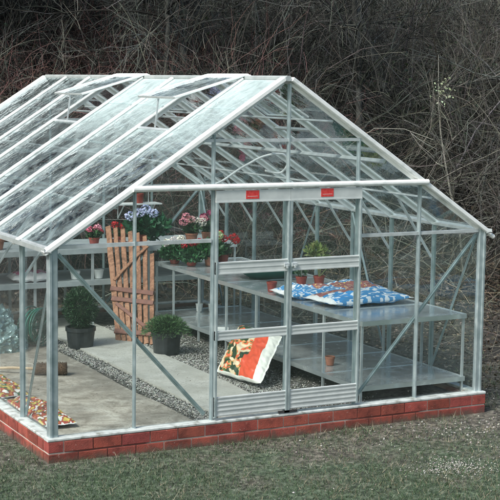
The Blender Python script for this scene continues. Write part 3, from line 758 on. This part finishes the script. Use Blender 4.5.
# staging left: sacks and pots
def lumpy(u, v, s, sc): return noise.noise(V((u * sc + s * 7.3, v * sc - s * 3.1, s)))
def pillow(name, O, EU, EV, T, colfn, seed, nu=44, nv=30, wr=.012, bottom_flat=True, parent=None, weld=.06, ragged=.0):
    """stuffed sack: O centre, EU/EV half extents, T thickness along EU x EV; colfn(u,v) prints the film"""
    O, EU, EV = V(O), V(EU), V(EV); Nn = EU.cross(EV).normalized(); vs = []; fs = []; cs = []
    for side in (1, -1):
        for i in range(nu + 1):
            for j in range(nv + 1):
                u = -1 + 2 * i / nu; v = -1 + 2 * j / nv
                uu = min(1, abs(u) / (1 - weld)); p = max(0, 1 - uu ** 3.2) ** .55 * max(0, 1 - abs(v) ** 4) ** .5
                pin = 1 - .07 * (1 - abs(u)) * 0 - .05 * (abs(v) > .0) * abs(u) ** 6
                w = lumpy(u, v, seed, 2.2) * wr * 2.2 + lumpy(u, v, seed + 5, 6.5) * wr
                th = T * p * (.62 if side > 0 else (.38 if bottom_flat else .55))
                q = O + EU * (u * (1 + ragged * lumpy(u * 3, v * 3, seed, 3))) + EV * (v * pin * (1 + ragged * lumpy(v, u, seed + 2, 4))) + Nn * (side * th + w * (p + .25))
                vs.append(q)
    st_ = (nu + 1) * (nv + 1)
    for side in (0, 1):
        for i in range(nu):
            for j in range(nv):
                a = side * st_ + i * (nv + 1) + j
                f = (a, a + nv + 1, a + nv + 2, a + 1)
                fs.append(f if side == 0 else f[::-1])
                cs.append(colfn(-1 + 2 * (i + .5) / nu, -1 + 2 * (j + .5) / nv, side))
    m = MB()
    for f, cc in zip(fs, cs): m.f.append(f); m.c.append(cc)
    m.v = [tuple(p) for p in vs]
    return m.build(name, SACK, parent, smooth=True)
BL, WT, MA, YE = (.06, .25, .50), (.78, .80, .80), (.30, .11, .10), (.75, .55, .12)
def blue_print(seed, marn):
    def f(u, v, s):
        if abs(u) > .86: return WT
        n = lumpy(u * 2, v * 3, seed, 5)
        if marn[0] < u < marn[1] and marn[2] < v < marn[3]:
            return (.55, .40, .30) if n > .28 else (YE if lumpy(u, v, seed + 3, 9) > .42 else MA)
        if abs(v - (.15 + .25 * math.sin(u * 3 + seed))) < .10: return WT
        if n > .16: return (.70, .75, .80)
        return BL if lumpy(u, v, seed, 2) > -.25 else (.05, .27, .60)
    return f
s1 = pillow('compost_sack', (3.10, 1.56, .705), (.30, -.05, 0), (.03, .25, 0), .085, blue_print(1, (.2, .9, -.2, .9)), 1.0, 200, 130)
tag(s1, 'blue and white compost sack lying flat beside the red pots on the bench', 'sack', 'compost sacks')
s2 = pillow('compost_sack', (3.33, 1.04, .712), (.46, .02, 0), (-.01, .24, .0), .105, blue_print(2.6, (-.95, .1, .05, .95)), 2.0, 260, 150)
tag(s2, 'nearest plump blue sack with maroon panel at the bare steel end of bench', 'sack', 'compost sacks')
s3 = pillow('compost_sack', (3.56, 1.58, .712), (.27, .03, .01), (-.03, .26, .0), .085, blue_print(4.2, (-.7, .75, -.9, .3)), 3.0, 180, 130)
tag(s3, 'maroon and white sack on the far side of the bench behind the nearest blue sack', 'sack', 'compost sacks')

def tomato(u, v, s):
    # u along the base, v up: picture on the left part, orange band, white strip at right
    if s == 1: return WT
    if u > .70 or u < -.90 or abs(v) > .94: return (.78, .78, .72)
    if u > .22 + .16 * v: return (.72, .10, .045)
    n = lumpy(u, v, 3.3, 7); k = lumpy(u, v, 8.1, 4)
    if n > .18: return (.75, .62, .42)
    if k > .12: return (.03, .06, .03)
    if n < -.22: return (.10, .16, .05)
    return (.72, .14, .06) if lumpy(u, v, 5.5, 9) > -.25 else (.80, .40, .16)
BLp, BRp, TLp, TRp = V((2.20, 1.72, -.03)), V((2.30, .98, -.03)), V((2.64, 2.08, .30)), V((2.70, 1.36, .34))
Oc = (BLp + BRp + TLp + TRp) / 4; EU_ = ((BRp + TRp) - (BLp + TLp)) / 4; EV_ = ((TLp + TRp) - (BLp + BRp)) / 4
s4 = pillow('potting_bag', Oc + V((0, 0, .02)), EU_, EV_, .13, tomato, 6.0, 150, 110, .014, False, ragged=.03)
tag(s4, 'colourful orange red and white potting bag leaning against the lower bench shelf', 'bag')
def grow(seed):
    def f(u, v, s):
        n = lumpy(u * 3, v, seed, 3.2)
        if abs(u) > .95: return WT
        if n > .22: return (.55, .43, .11)
        if n < -.24: return (.75, .73, .68)
        if lumpy(u * 4, v, seed + 4, 4) > .25: return (.05, .13, .06)
        return (.34, .07, .05) if lumpy(u * 3, v * 2, seed + 9, 6) > -.3 else (.50, .20, .07)
    return f
for (y0, y1, sd, lab) in ((.36, 1.40, 11., 'red and yellow growing bag lying inside the glass by the front left corner'), (1.46, 2.50, 12.5, 'red and yellow growing bag farther back along the left glass wall')):
    o = pillow('growing_bag', (.20, (y0 + y1) / 2, FLOOR + .035), (0, -(y1 - y0) / 2, 0), (.135, 0, 0), .075, grow(sd), sd, 200, 60, .01)
    tag(o, lab, 'bag', 'growing bags')
def shelfbag(u, v, s):
    return (.78, .76, .76) if abs(u) > .72 or v < -.5 else ((.55, .10, .22) if lumpy(u, v, 1, 4) > -.05 else (.72, .40, .52))
o = pillow('folded_sack', (1.45, 4.76, .52), (.24, -.02, 0), (.02, .18, 0), .10, shelfbag, 21.)
tag(o, 'pink and white sack lying on the lower tier of the back staging', 'sack')
o = pillow('folded_sack', (.70, 4.76, .52), (.24, -.02, 0), (.02, .18, 0), .10, lambda u, v, s: WT if abs(u) > .3 else (.15, .3, .4), 23.)
tag(o, 'white sack with a dark band near the left end of the staging', 'sack')
for i, (x, y, z, r, h_, m_, lab) in enumerate([
    (1.93, 4.66, .485, .055, .09, WHITEP, 'small white pot on the lower staging tier above the bush'),
    (2.20, 4.64, .485, .055, .10, WHITEP, 'small white pot on the lower staging tier next to the gate'),
    (3.25, 4.25, .105, .040, .09, WHITEP, 'left one of two small white pots on the lower bench shelf'),
    (3.38, 4.20, .105, .040, .09, WHITEP, 'right one of two small white pots on the lower bench shelf'),
    (2.92, 1.96, .665, .050, .095, REDP, 'empty red pot at the bench edge just left of the blue sack'),
    (3.04, 1.05, .105, .045, .08, TERRA, 'little brown pot alone on the lower shelf under the sacks'),
    (1.10, 4.80, .835, .07, .11, TERRA, 'terracotta pot standing on the upper staging near the corner post')]):
    t = thing('flower_pot', (x, y, z), lab, 'pot', 'loose flower pots'); pot(t, (x, y, z), r, h_, m_)
o = MB(); o.beam((2.86, 3.02, .125), (2.97, 2.98, .125), .06, .05, ch=.01); tag(o.build('seed_box', WHITEP), 'small white box on the front edge of the lower bench shelf', 'box')
# red pots with plants behind the sacks
t = thing('sprouting_plant', (3.36, 2.16, .665), 'red pot with thin pale canes left of the yellow green plant', 'plant', 'plants in red pots')
pot(t, (3.36, 2.16, .665), .055, .10, REDP)
stems(t, (3.36, 2.16, .75), [(3.32, 2.14, .93), (3.40, 2.17, .90), (3.34, 2.2, .88)], .004, (.5, .5, .45))
foliage(t, (3.35, 2.16, .80), (.07, .07, .04), 40, .05, (.05, .10, .05), .3, aspect=.5)
t = thing('sprouting_plant', (3.54, 2.12, .665), 'tall yellow green leaved plant in a red pot behind the middle door rail', 'plant', 'plants in red pots')
pot(t, (3.54, 2.12, .665), .055, .10, REDP)
stems(t, (3.54, 2.12, .75), [(3.48, 2.11, 1.05), (3.54, 2.14, 1.09), (3.60, 2.1, 1.0), (3.66, 2.14, .92)], .005, (.20, .24, .10))
foliage(t, (3.52, 2.13, 1.02), (.14, .12, .085), 190, .06, (.22, .28, .10), .2, aspect=.5)
# green bowl
t = thing('planter_bowl', (3.36, 2.86, .664), 'wide shallow dark green bowl with a leafy plant on the bench', 'bowl')
m = MB(); m.lathe((3.36, 2.86, .667), [(.001, 0), (.20, 0), (.34, .085), (.355, .09), (.35, .10), (.33, .092), (.19, .012), (.001, .01)], 36, 1, .85); m.build('bowl_shell', GREENP, t, smooth=True)
foliage(t, (3.47, 2.80, .76), (.20, .18, .06), 260, .09, (.02, .13, .06), .2, aspect=.6)

# hose reel
t = thing('hose_reel', (1.17, 3.75, FLOOR), 'coiled green garden hose on a reel standing on the floor', 'hose reel')
ax = V((.55, -.83, 0)).normalized(); sdv = V((0, 0, 1)).cross(ax).normalized(); c0 = V((1.17, 3.75, FLOOR + .205))
m = MB(); pts = []
for q in range(0, 11 * 24):
    a = q / 24 * 2 * math.pi; lay = q / 24
    R_ = .085 + .0095 * lay; off = .05 * math.sin(lay * 2.1)
    pts.append(c0 + ax * off + (sdv * math.cos(a) + V((0, 0, 1)) * math.sin(a)) * R_)
m.tube(pts, .0085, 7); m.build('hose', HOSEG, t, smooth=True)
for s_ in (-1, 1):
    m = MB(); ring = [c0 + ax * (.085 * s_) + (sdv * math.cos(a) + V((0, 0, 1)) * math.sin(a)) * .195 for a in [2 * math.pi * k / 30 for k in range(31)]]
    m.tube(ring, .009, 6)
    for k in range(4):
        a = k * math.pi / 4; w_ = (sdv * math.cos(a) + V((0, 0, 1)) * math.sin(a)) * .19
        m.beam(c0 + ax * .085 * s_ - w_, c0 + ax * .085 * s_ + w_, .012, .012, ax)
    m.build('reel_flange', GREENP, t)
m = MB(); m.tube([c0 - ax * .1, c0 + ax * .1], .03, 12); m.build('hub', GREENP, t)
# polythene
m = MB(); nu, nv = 60, 40; C0 = V((.62, 3.72, FLOOR)); vs = []
for i in range(nu + 1):
    for j in range(nv + 1):
        a = 2 * math.pi * i / nu; e = j / nv * math.pi / 2
        d = V((math.cos(a) * math.cos(e), math.sin(a) * math.cos(e), math.sin(e)))
        k = 1 + .28 * noise.noise(d * 2.3) + .16 * noise.noise(d * 6) + .09 * noise.noise(d * 15)
        vs.append(C0 + V((d.x * .40 * k, d.y * .26 * k, max(0, d.z * .42 * k))))
m.v = [tuple(p) for p in vs]; m.f = [(i * (nv + 1) + j, (i + 1) * (nv + 1) + j, (i + 1) * (nv + 1) + j + 1, i * (nv + 1) + j + 1) for i in range(nu) for j in range(nv)]; m.c = [None] * len(m.f)
tag(m.build('plastic_sheeting', POLY), 'crumpled heap of clear bluish plastic sheeting left of the green hose', 'plastic sheet')

# broom
t = thing('hand_brush', (.80, 2.33, FLOOR), 'short brown brush with pale wooden handle lying on the concrete', 'brush')
p0, p1 = V((.30, 2.72, FLOOR + .03)), V((.74, 2.37, FLOOR + .055)); d = (p1 - p0).normalized()
m = MB(); m.tube([p0, (p0 + p1) / 2 + V((0, 0, .01)), p1], .013, 8); m.build('handle', PALEW, t)
m = MB(); q = d.cross(V((0, 0, 1))); e1 = V((.68, 2.39, FLOOR + .055)); e2 = V((.95, 2.27, FLOOR + .06))
m.tube([e1, e1.lerp(e2, .15), e1.lerp(e2, .5), e1.lerp(e2, .85), e2], .052, 14, r1=.058); bh = m.build('brush_head', BRIST, t, smooth=True)
m = MB()
for k in range(240):
    a = random.uniform(0, 6.28); s_ = random.random(); c_ = e1.lerp(e2, s_); r_ = V((0, math.cos(a), math.sin(a)))
    if c_.z + r_.z * .07 < FLOOR + .004: continue
    m.tube([c_ + r_ * .04, c_ + r_ * .068 + V((random.uniform(-.01, .01), 0, 0))], .002, 3)
m.build('bristles', BRIST, t)

# wooden gate leaning on the staging
t = thing('wooden_gate', (2.12, 3.42, FLOOR), 'rustic brown picket gate leaning back against the metal staging', 'gate')
gB = V((1.92, 3.44, FLOOR)); gU = V((-.06, 1.16, 1.18)).normalized(); gX = V((1, -.13, 0)).normalized(); gN = gX.cross(gU).normalized() * 1
if gN.y > 0: gN = -gN
gBL, gBR, gTL, gTR = V((2.023, 3.675, FLOOR)), V((2.29, 3.33, FLOOR)), V((2.27, 4.60, 1.06)), V((2.79, 4.47, .95))
LN = 1.60; GW = .42
gN = ((gBR - gBL).cross(gTL - gBL)).normalized()
if gN.y > 0: gN = -gN
def gp(x, h, o=0):
    a = gBL.lerp(gBR, x / GW); b = gTL.lerp(gTR, x / GW)
    return a.lerp(b, h / LN) + gN * o
def slat(name, x0, h0, x1, h1, w, th, o, mat):
    m = MB(); n_ = 8; seg = [gp(x0 + (x1 - x0) * q / n_ + random.uniform(-.0025, .0025) * (0 < q < n_), h0 + (h1 - h0) * q / n_, o) for q in range(n_ + 1)]
    vs = []; dirn = (seg[-1] - seg[0]).normalized(); sdv_ = dirn.cross(gN).normalized()
    for i, p in enumerate(seg):
        ww = w / 2 * random.uniform(.92, 1.06)
        for a_, b_ in ((-1, -.7), (-.75, -1), (.75, -1), (1, -.7), (1, .7), (.75, 1), (-.75, 1), (-1, .7)): vs.append(p + sdv_ * a_ * ww + gN * b_ * th / 2)
    fs = [(i * 8 + k, i * 8 + (k + 1) % 8, (i + 1) * 8 + (k + 1) % 8, (i + 1) * 8 + k) for i in range(n_) for k in range(8)] + [tuple(range(7, -1, -1)), tuple(n_ * 8 + k for k in range(8))]
    m.add(vs, fs); return m.build(name, mat, t)
tops = [1.60, 1.60, 1.61, 1.60, 1.59, 1.57, 1.30]
for i in range(7):
    x = .018 + i * (GW - .036) / 6
    slat('picket', x, 0.0, x, tops[i] + random.uniform(-.015, .015), .060 if i == 0 else .052 + random.uniform(-.004, .003), .022, 0, GATEW)
for h_ in (.70, .56, .12): slat('rail', -.005, h_, GW + .005, h_ + .01, .052, .022, .024, GATED)
slat('rail', -.005, 1.42, GW - .07, 1.42, .045, .022, -.024, GATED)
slat('gate_brace', .04, .82, GW - .05, 1.40, .036, .02, .026, GATEW)
slat('gate_brace', .04, .50, GW - .03, .17, .036, .02, .026, GATED)

# white hose looped under the roof
m = MB()
pts = [(2.236, 2.0, 1.684), (2.392, 2.0, 1.737), (2.559, 2.0, 1.837), (2.686, 2.0, 1.901), (2.814, 2.0, 1.957), (2.954, 2.0, 1.984), (3.052, 2.0, 1.973), (3.098, 2.0, 1.896), (3.03, 2.03, 1.80), (2.881, 2.06, 1.822)]
def smoothpts(P, n=8):
    out = []; P = [V(p) for p in P]
    for i in range(len(P) - 1):
        a, b, c, d = P[max(i - 1, 0)], P[i], P[i + 1], P[min(i + 2, len(P) - 1)]
        for k in range(n):
            q = k / n; out.append(.5 * ((2 * b) + (c - a) * q + (2 * a - 5 * b + 4 * c - d) * q * q + (3 * b - a - 3 * c + d) * q ** 3))
    return out + [P[-1]]
m.tube(smoothpts(pts), .011, 8)
tag(m.build('overhead_hose', WHOSE, smooth=True), 'thin white hose curving beneath the roof behind the gable glass', 'hose')

# ------------------------------------------------------------------ thicket
def curves(P0, D0, L, K, wobble, droop):
    n = len(P0); p = P0.copy(); d = D0 / np.linalg.norm(D0, axis=1, keepdims=True); out = [p.copy()]
    bend = RNG.normal(0, wobble * .6, (n, 3))
    for k in range(K - 1):
        d = d + bend * .35 + RNG.normal(0, wobble, (n, 3)) * .5; d[:, 2] -= droop
        d /= np.linalg.norm(d, axis=1, keepdims=True); p = p + d * (L / (K - 1))[:, None]; out.append(p.copy())
    return np.stack(out, 1)
def curve_mesh(sets):
    """sets of (pts (n,K,3), r0 (n), r1 (n), cols (n,3)) -> verts, quads, cols"""
    VV, FF, CC, o = [], [], [], 0
    for pts, r0, r1, co in sets:
        n, K, _ = pts.shape
        d = np.gradient(pts, axis=1); d /= np.linalg.norm(d, axis=2, keepdims=True) + 1e-9
        ref = np.array([.31, .17, .2]) + RNG.normal(0, .5, (n, 1, 3)); a = np.cross(d, ref); a /= np.linalg.norm(a, axis=2, keepdims=True) + 1e-9
        b = np.cross(d, a); r = (r0[:, None] + (r1 - r0)[:, None] * np.linspace(0, 1, K)[None])[..., None]
        ring = [pts + r * (math.cos(t) * a + math.sin(t) * b) for t in (0, 2.094, 4.189)]
        v = np.stack(ring, 2).reshape(-1, 3)
        base = (np.arange(n)[:, None] * K + np.arange(K - 1)[None]) * 3
        f = [np.stack([base + k, base + (k + 1) % 3, base + 3 + (k + 1) % 3, base + 3 + k], -1) for k in range(3)]
        f = np.stack(f, 2).reshape(-1, 4) + o
        VV.append(v); FF.append(f); CC.append(np.repeat(co, (K - 1) * 3, 0)); o += len(v)
    return np.concatenate(VV), np.concatenate(FF), np.concatenate(CC)
def offspring(pts, m, spread, t0=.2):
    n, K, _ = pts.shape; i = RNG.integers(0, n, m); t = RNG.uniform(t0, .98, m) * (K - 1); k = np.minimum(t.astype(int), K - 2); fr = (t - k)[:, None]
    a, b = pts[i, k], pts[i, k + 1]; d = b - a; d /= np.linalg.norm(d, axis=1, keepdims=True) + 1e-9
    return a * (1 - fr) + b * fr, d + RNG.normal(0, spread, (m, 3)), i
def bark_cols(n, lo, hi, tint=(1, .97, .88), p=1.5):
    v = lo + (hi - lo) * RNG.random(n) ** p
    return v[:, None] * np.array(tint)[None] * RNG.uniform(.9, 1.1, (n, 3))
def roots(n, xr, dr):
    x = RNG.uniform(*xr, n); d = RNG.uniform(0, 1, n) ** 1.3 * (dr[1] - dr[0]) + dr[0]
    y = front_line(x) + d; return np.stack([x, y, hz(x, y) - .05], -1)
def thicket(name, n, xr, dr, hgt, tint, lo, hi, label, nb, nt, lean=.45, droop=.05, thick=.016):
    P0 = roots(n, xr, dr); D0 = np.concatenate([RNG.normal(0, lean, (n, 2)), np.ones((n, 1))], 1)
    L = RNG.uniform(*hgt, n); A = curves(P0, D0, L, 9, .22, droop)
    B0, BD, _ = offspring(A, nb, .65); B = curves(B0, BD, RNG.uniform(.5, 1.5, nb), 7, .30, .04)
    T0, TD, _ = offspring(B, nt, .6, .05); T = curves(T0, TD, RNG.uniform(.15, .6, nt), 4, .3, .03)
    r = RNG.uniform(.4, 1.2, n) * thick
    v, f, c = curve_mesh([(A, r, r * .3, bark_cols(n, lo, hi, tint)), (B, RNG.uniform(.003, .007, nb), np.full(nb, .002), bark_cols(nb, lo, hi * 1.15, tint)),
                          (T, RNG.uniform(.0018, .0034, nt), np.full(nt, .0013), bark_cols(nt, lo, hi * 1.25, tint))])
    o = np_mesh(name, v, f, TWIG, cols=c); tag(o, label, None, None, 'stuff'); return o
thicket('bare_undergrowth', 2600, (-1.5, 19), (.2, 12), (1.4, 3.8), (1, 1, .88), .016, .19, 'dense tangle of bare grey twigs on the bank behind the greenhouse', 21000, 90000)
thicket('hillside_scrub', 2200, (-1, 26), (9, 19), (2.2, 4.6), (.97, 1, .90), .012, .12, 'dark bare scrub covering the slope high behind the trees', 13000, 30000, .45, .05, .018)
thicket('red_stemmed_shrubs', 1100, (-1.0, 6.0), (.6, 6.0), (1.6, 3.1), (1, .60, .56), .03, .26, 'reddish brown leafless shrub stems above the left part of the ridge', 8000, 30000, .3, .02, .010)
thicket('arching_brambles', 170, (-1, 17), (-.1, 8), (2.0, 4.2), (1, 1, .90), .14, .42, 'pale arching bramble stems in front of the dark wood', 260, 500, .8, .14, .008)
thicket('saplings', 110, (1, 16), (.8, 6), (3.0, 5.0), (1, .98, .90), .06, .20, 'thin upright pale grey saplings rising from the undergrowth', 600, 2400, .12, .0, .022)
thicket('dead_grass', 260, (4.2, 10), (-.5, 1.2), (.25, .7), (1, .84, .62), .10, .34, 'dry brown stalks along the foot of the bank on the right', 500, 900, .9, .12, .003)
def ivy(name, n, xr, dr, zr_, size, base, label, clump):
    nc = clump; cc = roots(nc, xr, dr); cc[:, 2] += RNG.uniform(zr_[0], zr_[1], nc); i = RNG.integers(0, nc, n)
    C = cc[i] + RNG.normal(0, [.35, .35, .30], (n, 3)); D = RNG.normal(size=(n, 3)); D[:, 2] -= .4
    vs, F, co = leaf_cloud(C, D, size * RNG.uniform(.6, 1.3, n), col_var(n, base, .5), .8)
    o = np_mesh(name, vs, F, LEAF, cols=co); tag(o, label, None, None, 'stuff')
ivy('ivy_growth', 60000, (-1, 20), (2.4, 15), (-.2, 2.6), .05, (.030, .046, .026), 'dark green ivy and evergreen leaves scattered through the bare wood', 330)
ivy('fallen_leaves', 16000, (-1, 14), (-.6, 4), (0, .0), .05, (.07, .052, .038), 'fallen brown leaves on the bank under the bushes', 900)

nl = 15000; lx = RNG.uniform(4.05, 10.5, nl); ly = RNG.uniform(.5, 6.2, nl)
kk = RNG.random(nl) < np.clip((ly - .4) * .9, .1, 1) * (.45 + .55 * sinn(lx * 2, ly * 2)); lx, ly = lx[kk], ly[kk]; nl = len(lx)
C = np.stack([lx, ly, hz(lx, ly) + .012], -1); D = np.stack([RNG.normal(size=nl), RNG.normal(size=nl), RNG.normal(0, .45, nl)], -1)
vs, F_, co_ = leaf_cloud(C, D, .045 * RNG.uniform(.4, 1.2, nl), col_var(nl, (.085, .070, .052), .7), .6)
tag(np_mesh('leaf_litter', vs, F_, LEAF, cols=co_), 'brown dead leaves littering the soil right of the greenhouse', kind='stuff')
P0 = np.stack([RNG.uniform(4.1, 9.5, 700), RNG.uniform(.8, 5.8, 700), np.zeros(700)], -1); P0[:, 2] = hz(P0[:, 0], P0[:, 1]) + .012
T = curves(P0, np.concatenate([RNG.normal(size=(700, 2)), RNG.normal(0, .1, (700, 1))], 1), RNG.uniform(.1, .6, 700), 5, .25, 0)
v, f, c = curve_mesh([(T, RNG.uniform(.002, .005, 700), np.full(700, .0015), bark_cols(700, .06, .34, (1, .93, .8)))])
tag(np_mesh('fallen_twigs', v, f, TWIG, cols=c), 'broken twigs lying on the soil right of the greenhouse', kind='stuff')
_d = f0 = V((0.4621356, 0.8788958, -0.1182064)) * 2.81948 + V((0.8857726, -0.4639196, 0.0136205)) * .386 + V((0.0428673, 0.1109986, 0.9928956)) * .316
pc = V((-3.5168668, -9.82054642, 2.66121601)) + _d * ((5.9 + 9.82) / _d.y)
n = 70; C = np.array(pc)[None] + RNG.normal(0, [.07, .07, .10], (n, 3)); D = RNG.normal(size=(n, 3)); D[:, 2] -= .5
vs, F_, co_ = leaf_cloud(C, D, .05 * RNG.uniform(.5, 1.1, n), col_var(n, (.30, .36, .24), .3), .6)
tag(np_mesh('pale_leaves', vs, F_, LEAF, cols=co_), 'small patch of pale green leaves caught among the bare branches', kind='stuff')
def tree(x, d, h, r, mat, label, tint=(.92, 1, .95), lo=.03, hi=.15, lean=(0, 0), nb=60, nt=900, nf=3200):
    y = float(front_line(x)) + d; z = float(hz(x, y)) - .1
    t = thing('bare_tree', (x, y, z), label, 'tree', 'bare trees in the wood behind')
    A = curves(np.array([[x, y, z]]), np.array([[lean[0], lean[1], 1.]]), np.array([h]), 22, .10, -.01)
    m = MB(); P = [tuple(p) for p in A[0]]; m.tube(P, r, 9, r1=r * .22); m.build('trunk', mat, t, smooth=True)
    B0, BD, _ = offspring(A, nb, .75, .18); B = curves(B0, BD, RNG.uniform(.9, 2.6, nb), 10, .25, .0)
    C0, CD, _ = offspring(B, nt, .6, .1); Cc = curves(C0, CD, RNG.uniform(.35, 1.1, nt), 6, .28, .02)
    E0, ED, _ = offspring(Cc, nf, .6, .1); Ee = curves(E0, ED, RNG.uniform(.12, .45, nf), 4, .3, .02)
    v, f, c = curve_mesh([(B, RNG.uniform(.012, .03, nb), np.full(nb, .005), bark_cols(nb, lo, hi, tint)),
                          (Cc, RNG.uniform(.004, .008, nt), np.full(nt, .002), bark_cols(nt, lo, hi, tint)),
                          (Ee, RNG.uniform(.002, .0035, nf), np.full(nf, .0014), bark_cols(nf, lo, hi, tint))])
    np_mesh('crown', v, f, TWIG, t, c)
TREES = [
 (-2.6, 2.6, 7.5, .07, BARK, 'bare tree beyond the rear left of the greenhouse roof'),
 (-.6, 3.8, 8.5, .09, BARK, 'bare tree rising over the left end of the ridge'),
 (1.4, 2.2, 7.0, .06, BARK, 'slim bare tree behind the middle of the ridge'),
 (3.1, 4.6, 9.0, .10, BARK, 'stout dark bare tree behind the ridge in the red shrubs'),
 (4.6, 2.0, 7.5, .055, BARK, 'dark slender tree trunk just left of the roof apex'),
 (5.55, 2.3, 7.8, .060, BARKP, 'pale slender tree trunk just right of the roof apex'),
 (6.6, 4.6, 8.6, .085, BARK, 'forked looking bare tree above the right roof slope'),
 (7.7, 2.6, 7.5, .060, BARK, 'thin leaning bare tree right of the pale trunk'),
 (8.9, 4.2, 9.0, .11, BARK, 'thick dark bare tree near the right edge of the wood'),
 (10.2, 3.0, 8.0, .07, BARKP, 'pale grey bare tree at the far right of the wood'),
 (11.8, 5.0, 9.0, .09, BARK, 'tall bare tree at the back right of the bank'),
 (2.2, 7.0, 9.5, .10, BARK, 'tall bare tree high on the bank behind the ridge'),
 (-4.0, 3.0, 8.5, .09, BARK, 'bare tree beyond the left side of the wood'),
 (-1.6, 5.2, 9.0, .10, BARK, 'bare tree deep in the wood behind the far left of the roof'),
 (.5, 5.6, 9.0, .09, BARK, 'bare tree deep in the wood above the rear roof vent'),
 (2.4, 3.2, 8.0, .08, BARK, 'bare tree behind the front roof vent'),
 (3.9, 6.4, 9.0, .09, BARK, 'bare tree far up the slope left of the apex'),
]
for i, (x, d, h_, r, mt, lab) in enumerate(TREES):
    tree(x, d, h_, r, mt, lab, lean=(random.uniform(-.12, .12), 0), lo=.10 if mt is BARKP else .02, hi=.26 if mt is BARKP else .11, nt=1900 if x < 4.2 else 900, nf=7000 if x < 4.2 else 3200, nb=90 if x < 4.2 else 60)

# ------------------------------------------------------------------ sky, sun, camera
sc = bpy.context.scene
w = bpy.data.worlds.new('World'); sc.world = w; w.use_nodes = True
N, Lk = w.node_tree.nodes, w.node_tree.links
sky = N.new('ShaderNodeTexSky'); sky.sky_type = 'NISHITA'; sky.sun_disc = False
EL, AZ = math.radians(48), math.radians(-112)      # azimuth of the sun from +Y towards +X
sky.sun_elevation = EL; sky.sun_rotation = AZ; sky.air_density = 1.0; sky.dust_density = 5.0; sky.ozone_density = 1.0
tint = N.new('ShaderNodeMixRGB'); tint.blend_type = 'MULTIPLY'; tint.inputs[0].default_value = 1; tint.inputs[2].default_value = (.93, 1.0, .985, 1)
Lk.new(sky.outputs['Color'], tint.inputs[1]); Lk.new(tint.outputs[0], N['Background'].inputs['Color']); N['Background'].inputs['Strength'].default_value = .125
sd = V((math.sin(AZ) * math.cos(EL), math.cos(AZ) * math.cos(EL), math.sin(EL)))
L = bpy.data.lights.new('sun', 'SUN'); L.energy = 2.1; L.angle = math.radians(11); L.color = (1, .975, .94)
lo = bpy.data.objects.new('sun', L); COL.objects.link(lo); lo.rotation_euler = sd.to_track_quat('Z', 'Y').to_euler()

cam = bpy.data.cameras.new('camera'); co = bpy.data.objects.new('camera', cam); COL.objects.link(co)
rt = V((0.885772581114579, -0.46391962246296053, 0.01362051838821495)); up = V((0.04286727470765179, 0.11099855272535218, 0.9928956229392977))
f = V((0.4621356200345903, 0.8788958443335031, -0.11820644490))
M = Matrix((rt, up, -f)).transposed().to_4x4(); M.translation = V((-3.5168668, -9.82054642, 2.66121601)); co.matrix_world = M
cam.sensor_width = 36; cam.lens = 36 * 2.81948; cam.clip_end = 600; cam.clip_start = .1
sc.camera = co
sc.view_settings.view_transform = 'Standard'; sc.view_settings.look = 'None'; sc.view_settings.gamma = 1
sc.view_settings.exposure = .64; sc.view_settings.use_curve_mapping = False
sc.cycles.max_bounces = 8; sc.cycles.transparent_max_bounces = 32; sc.cycles.use_denoising = True
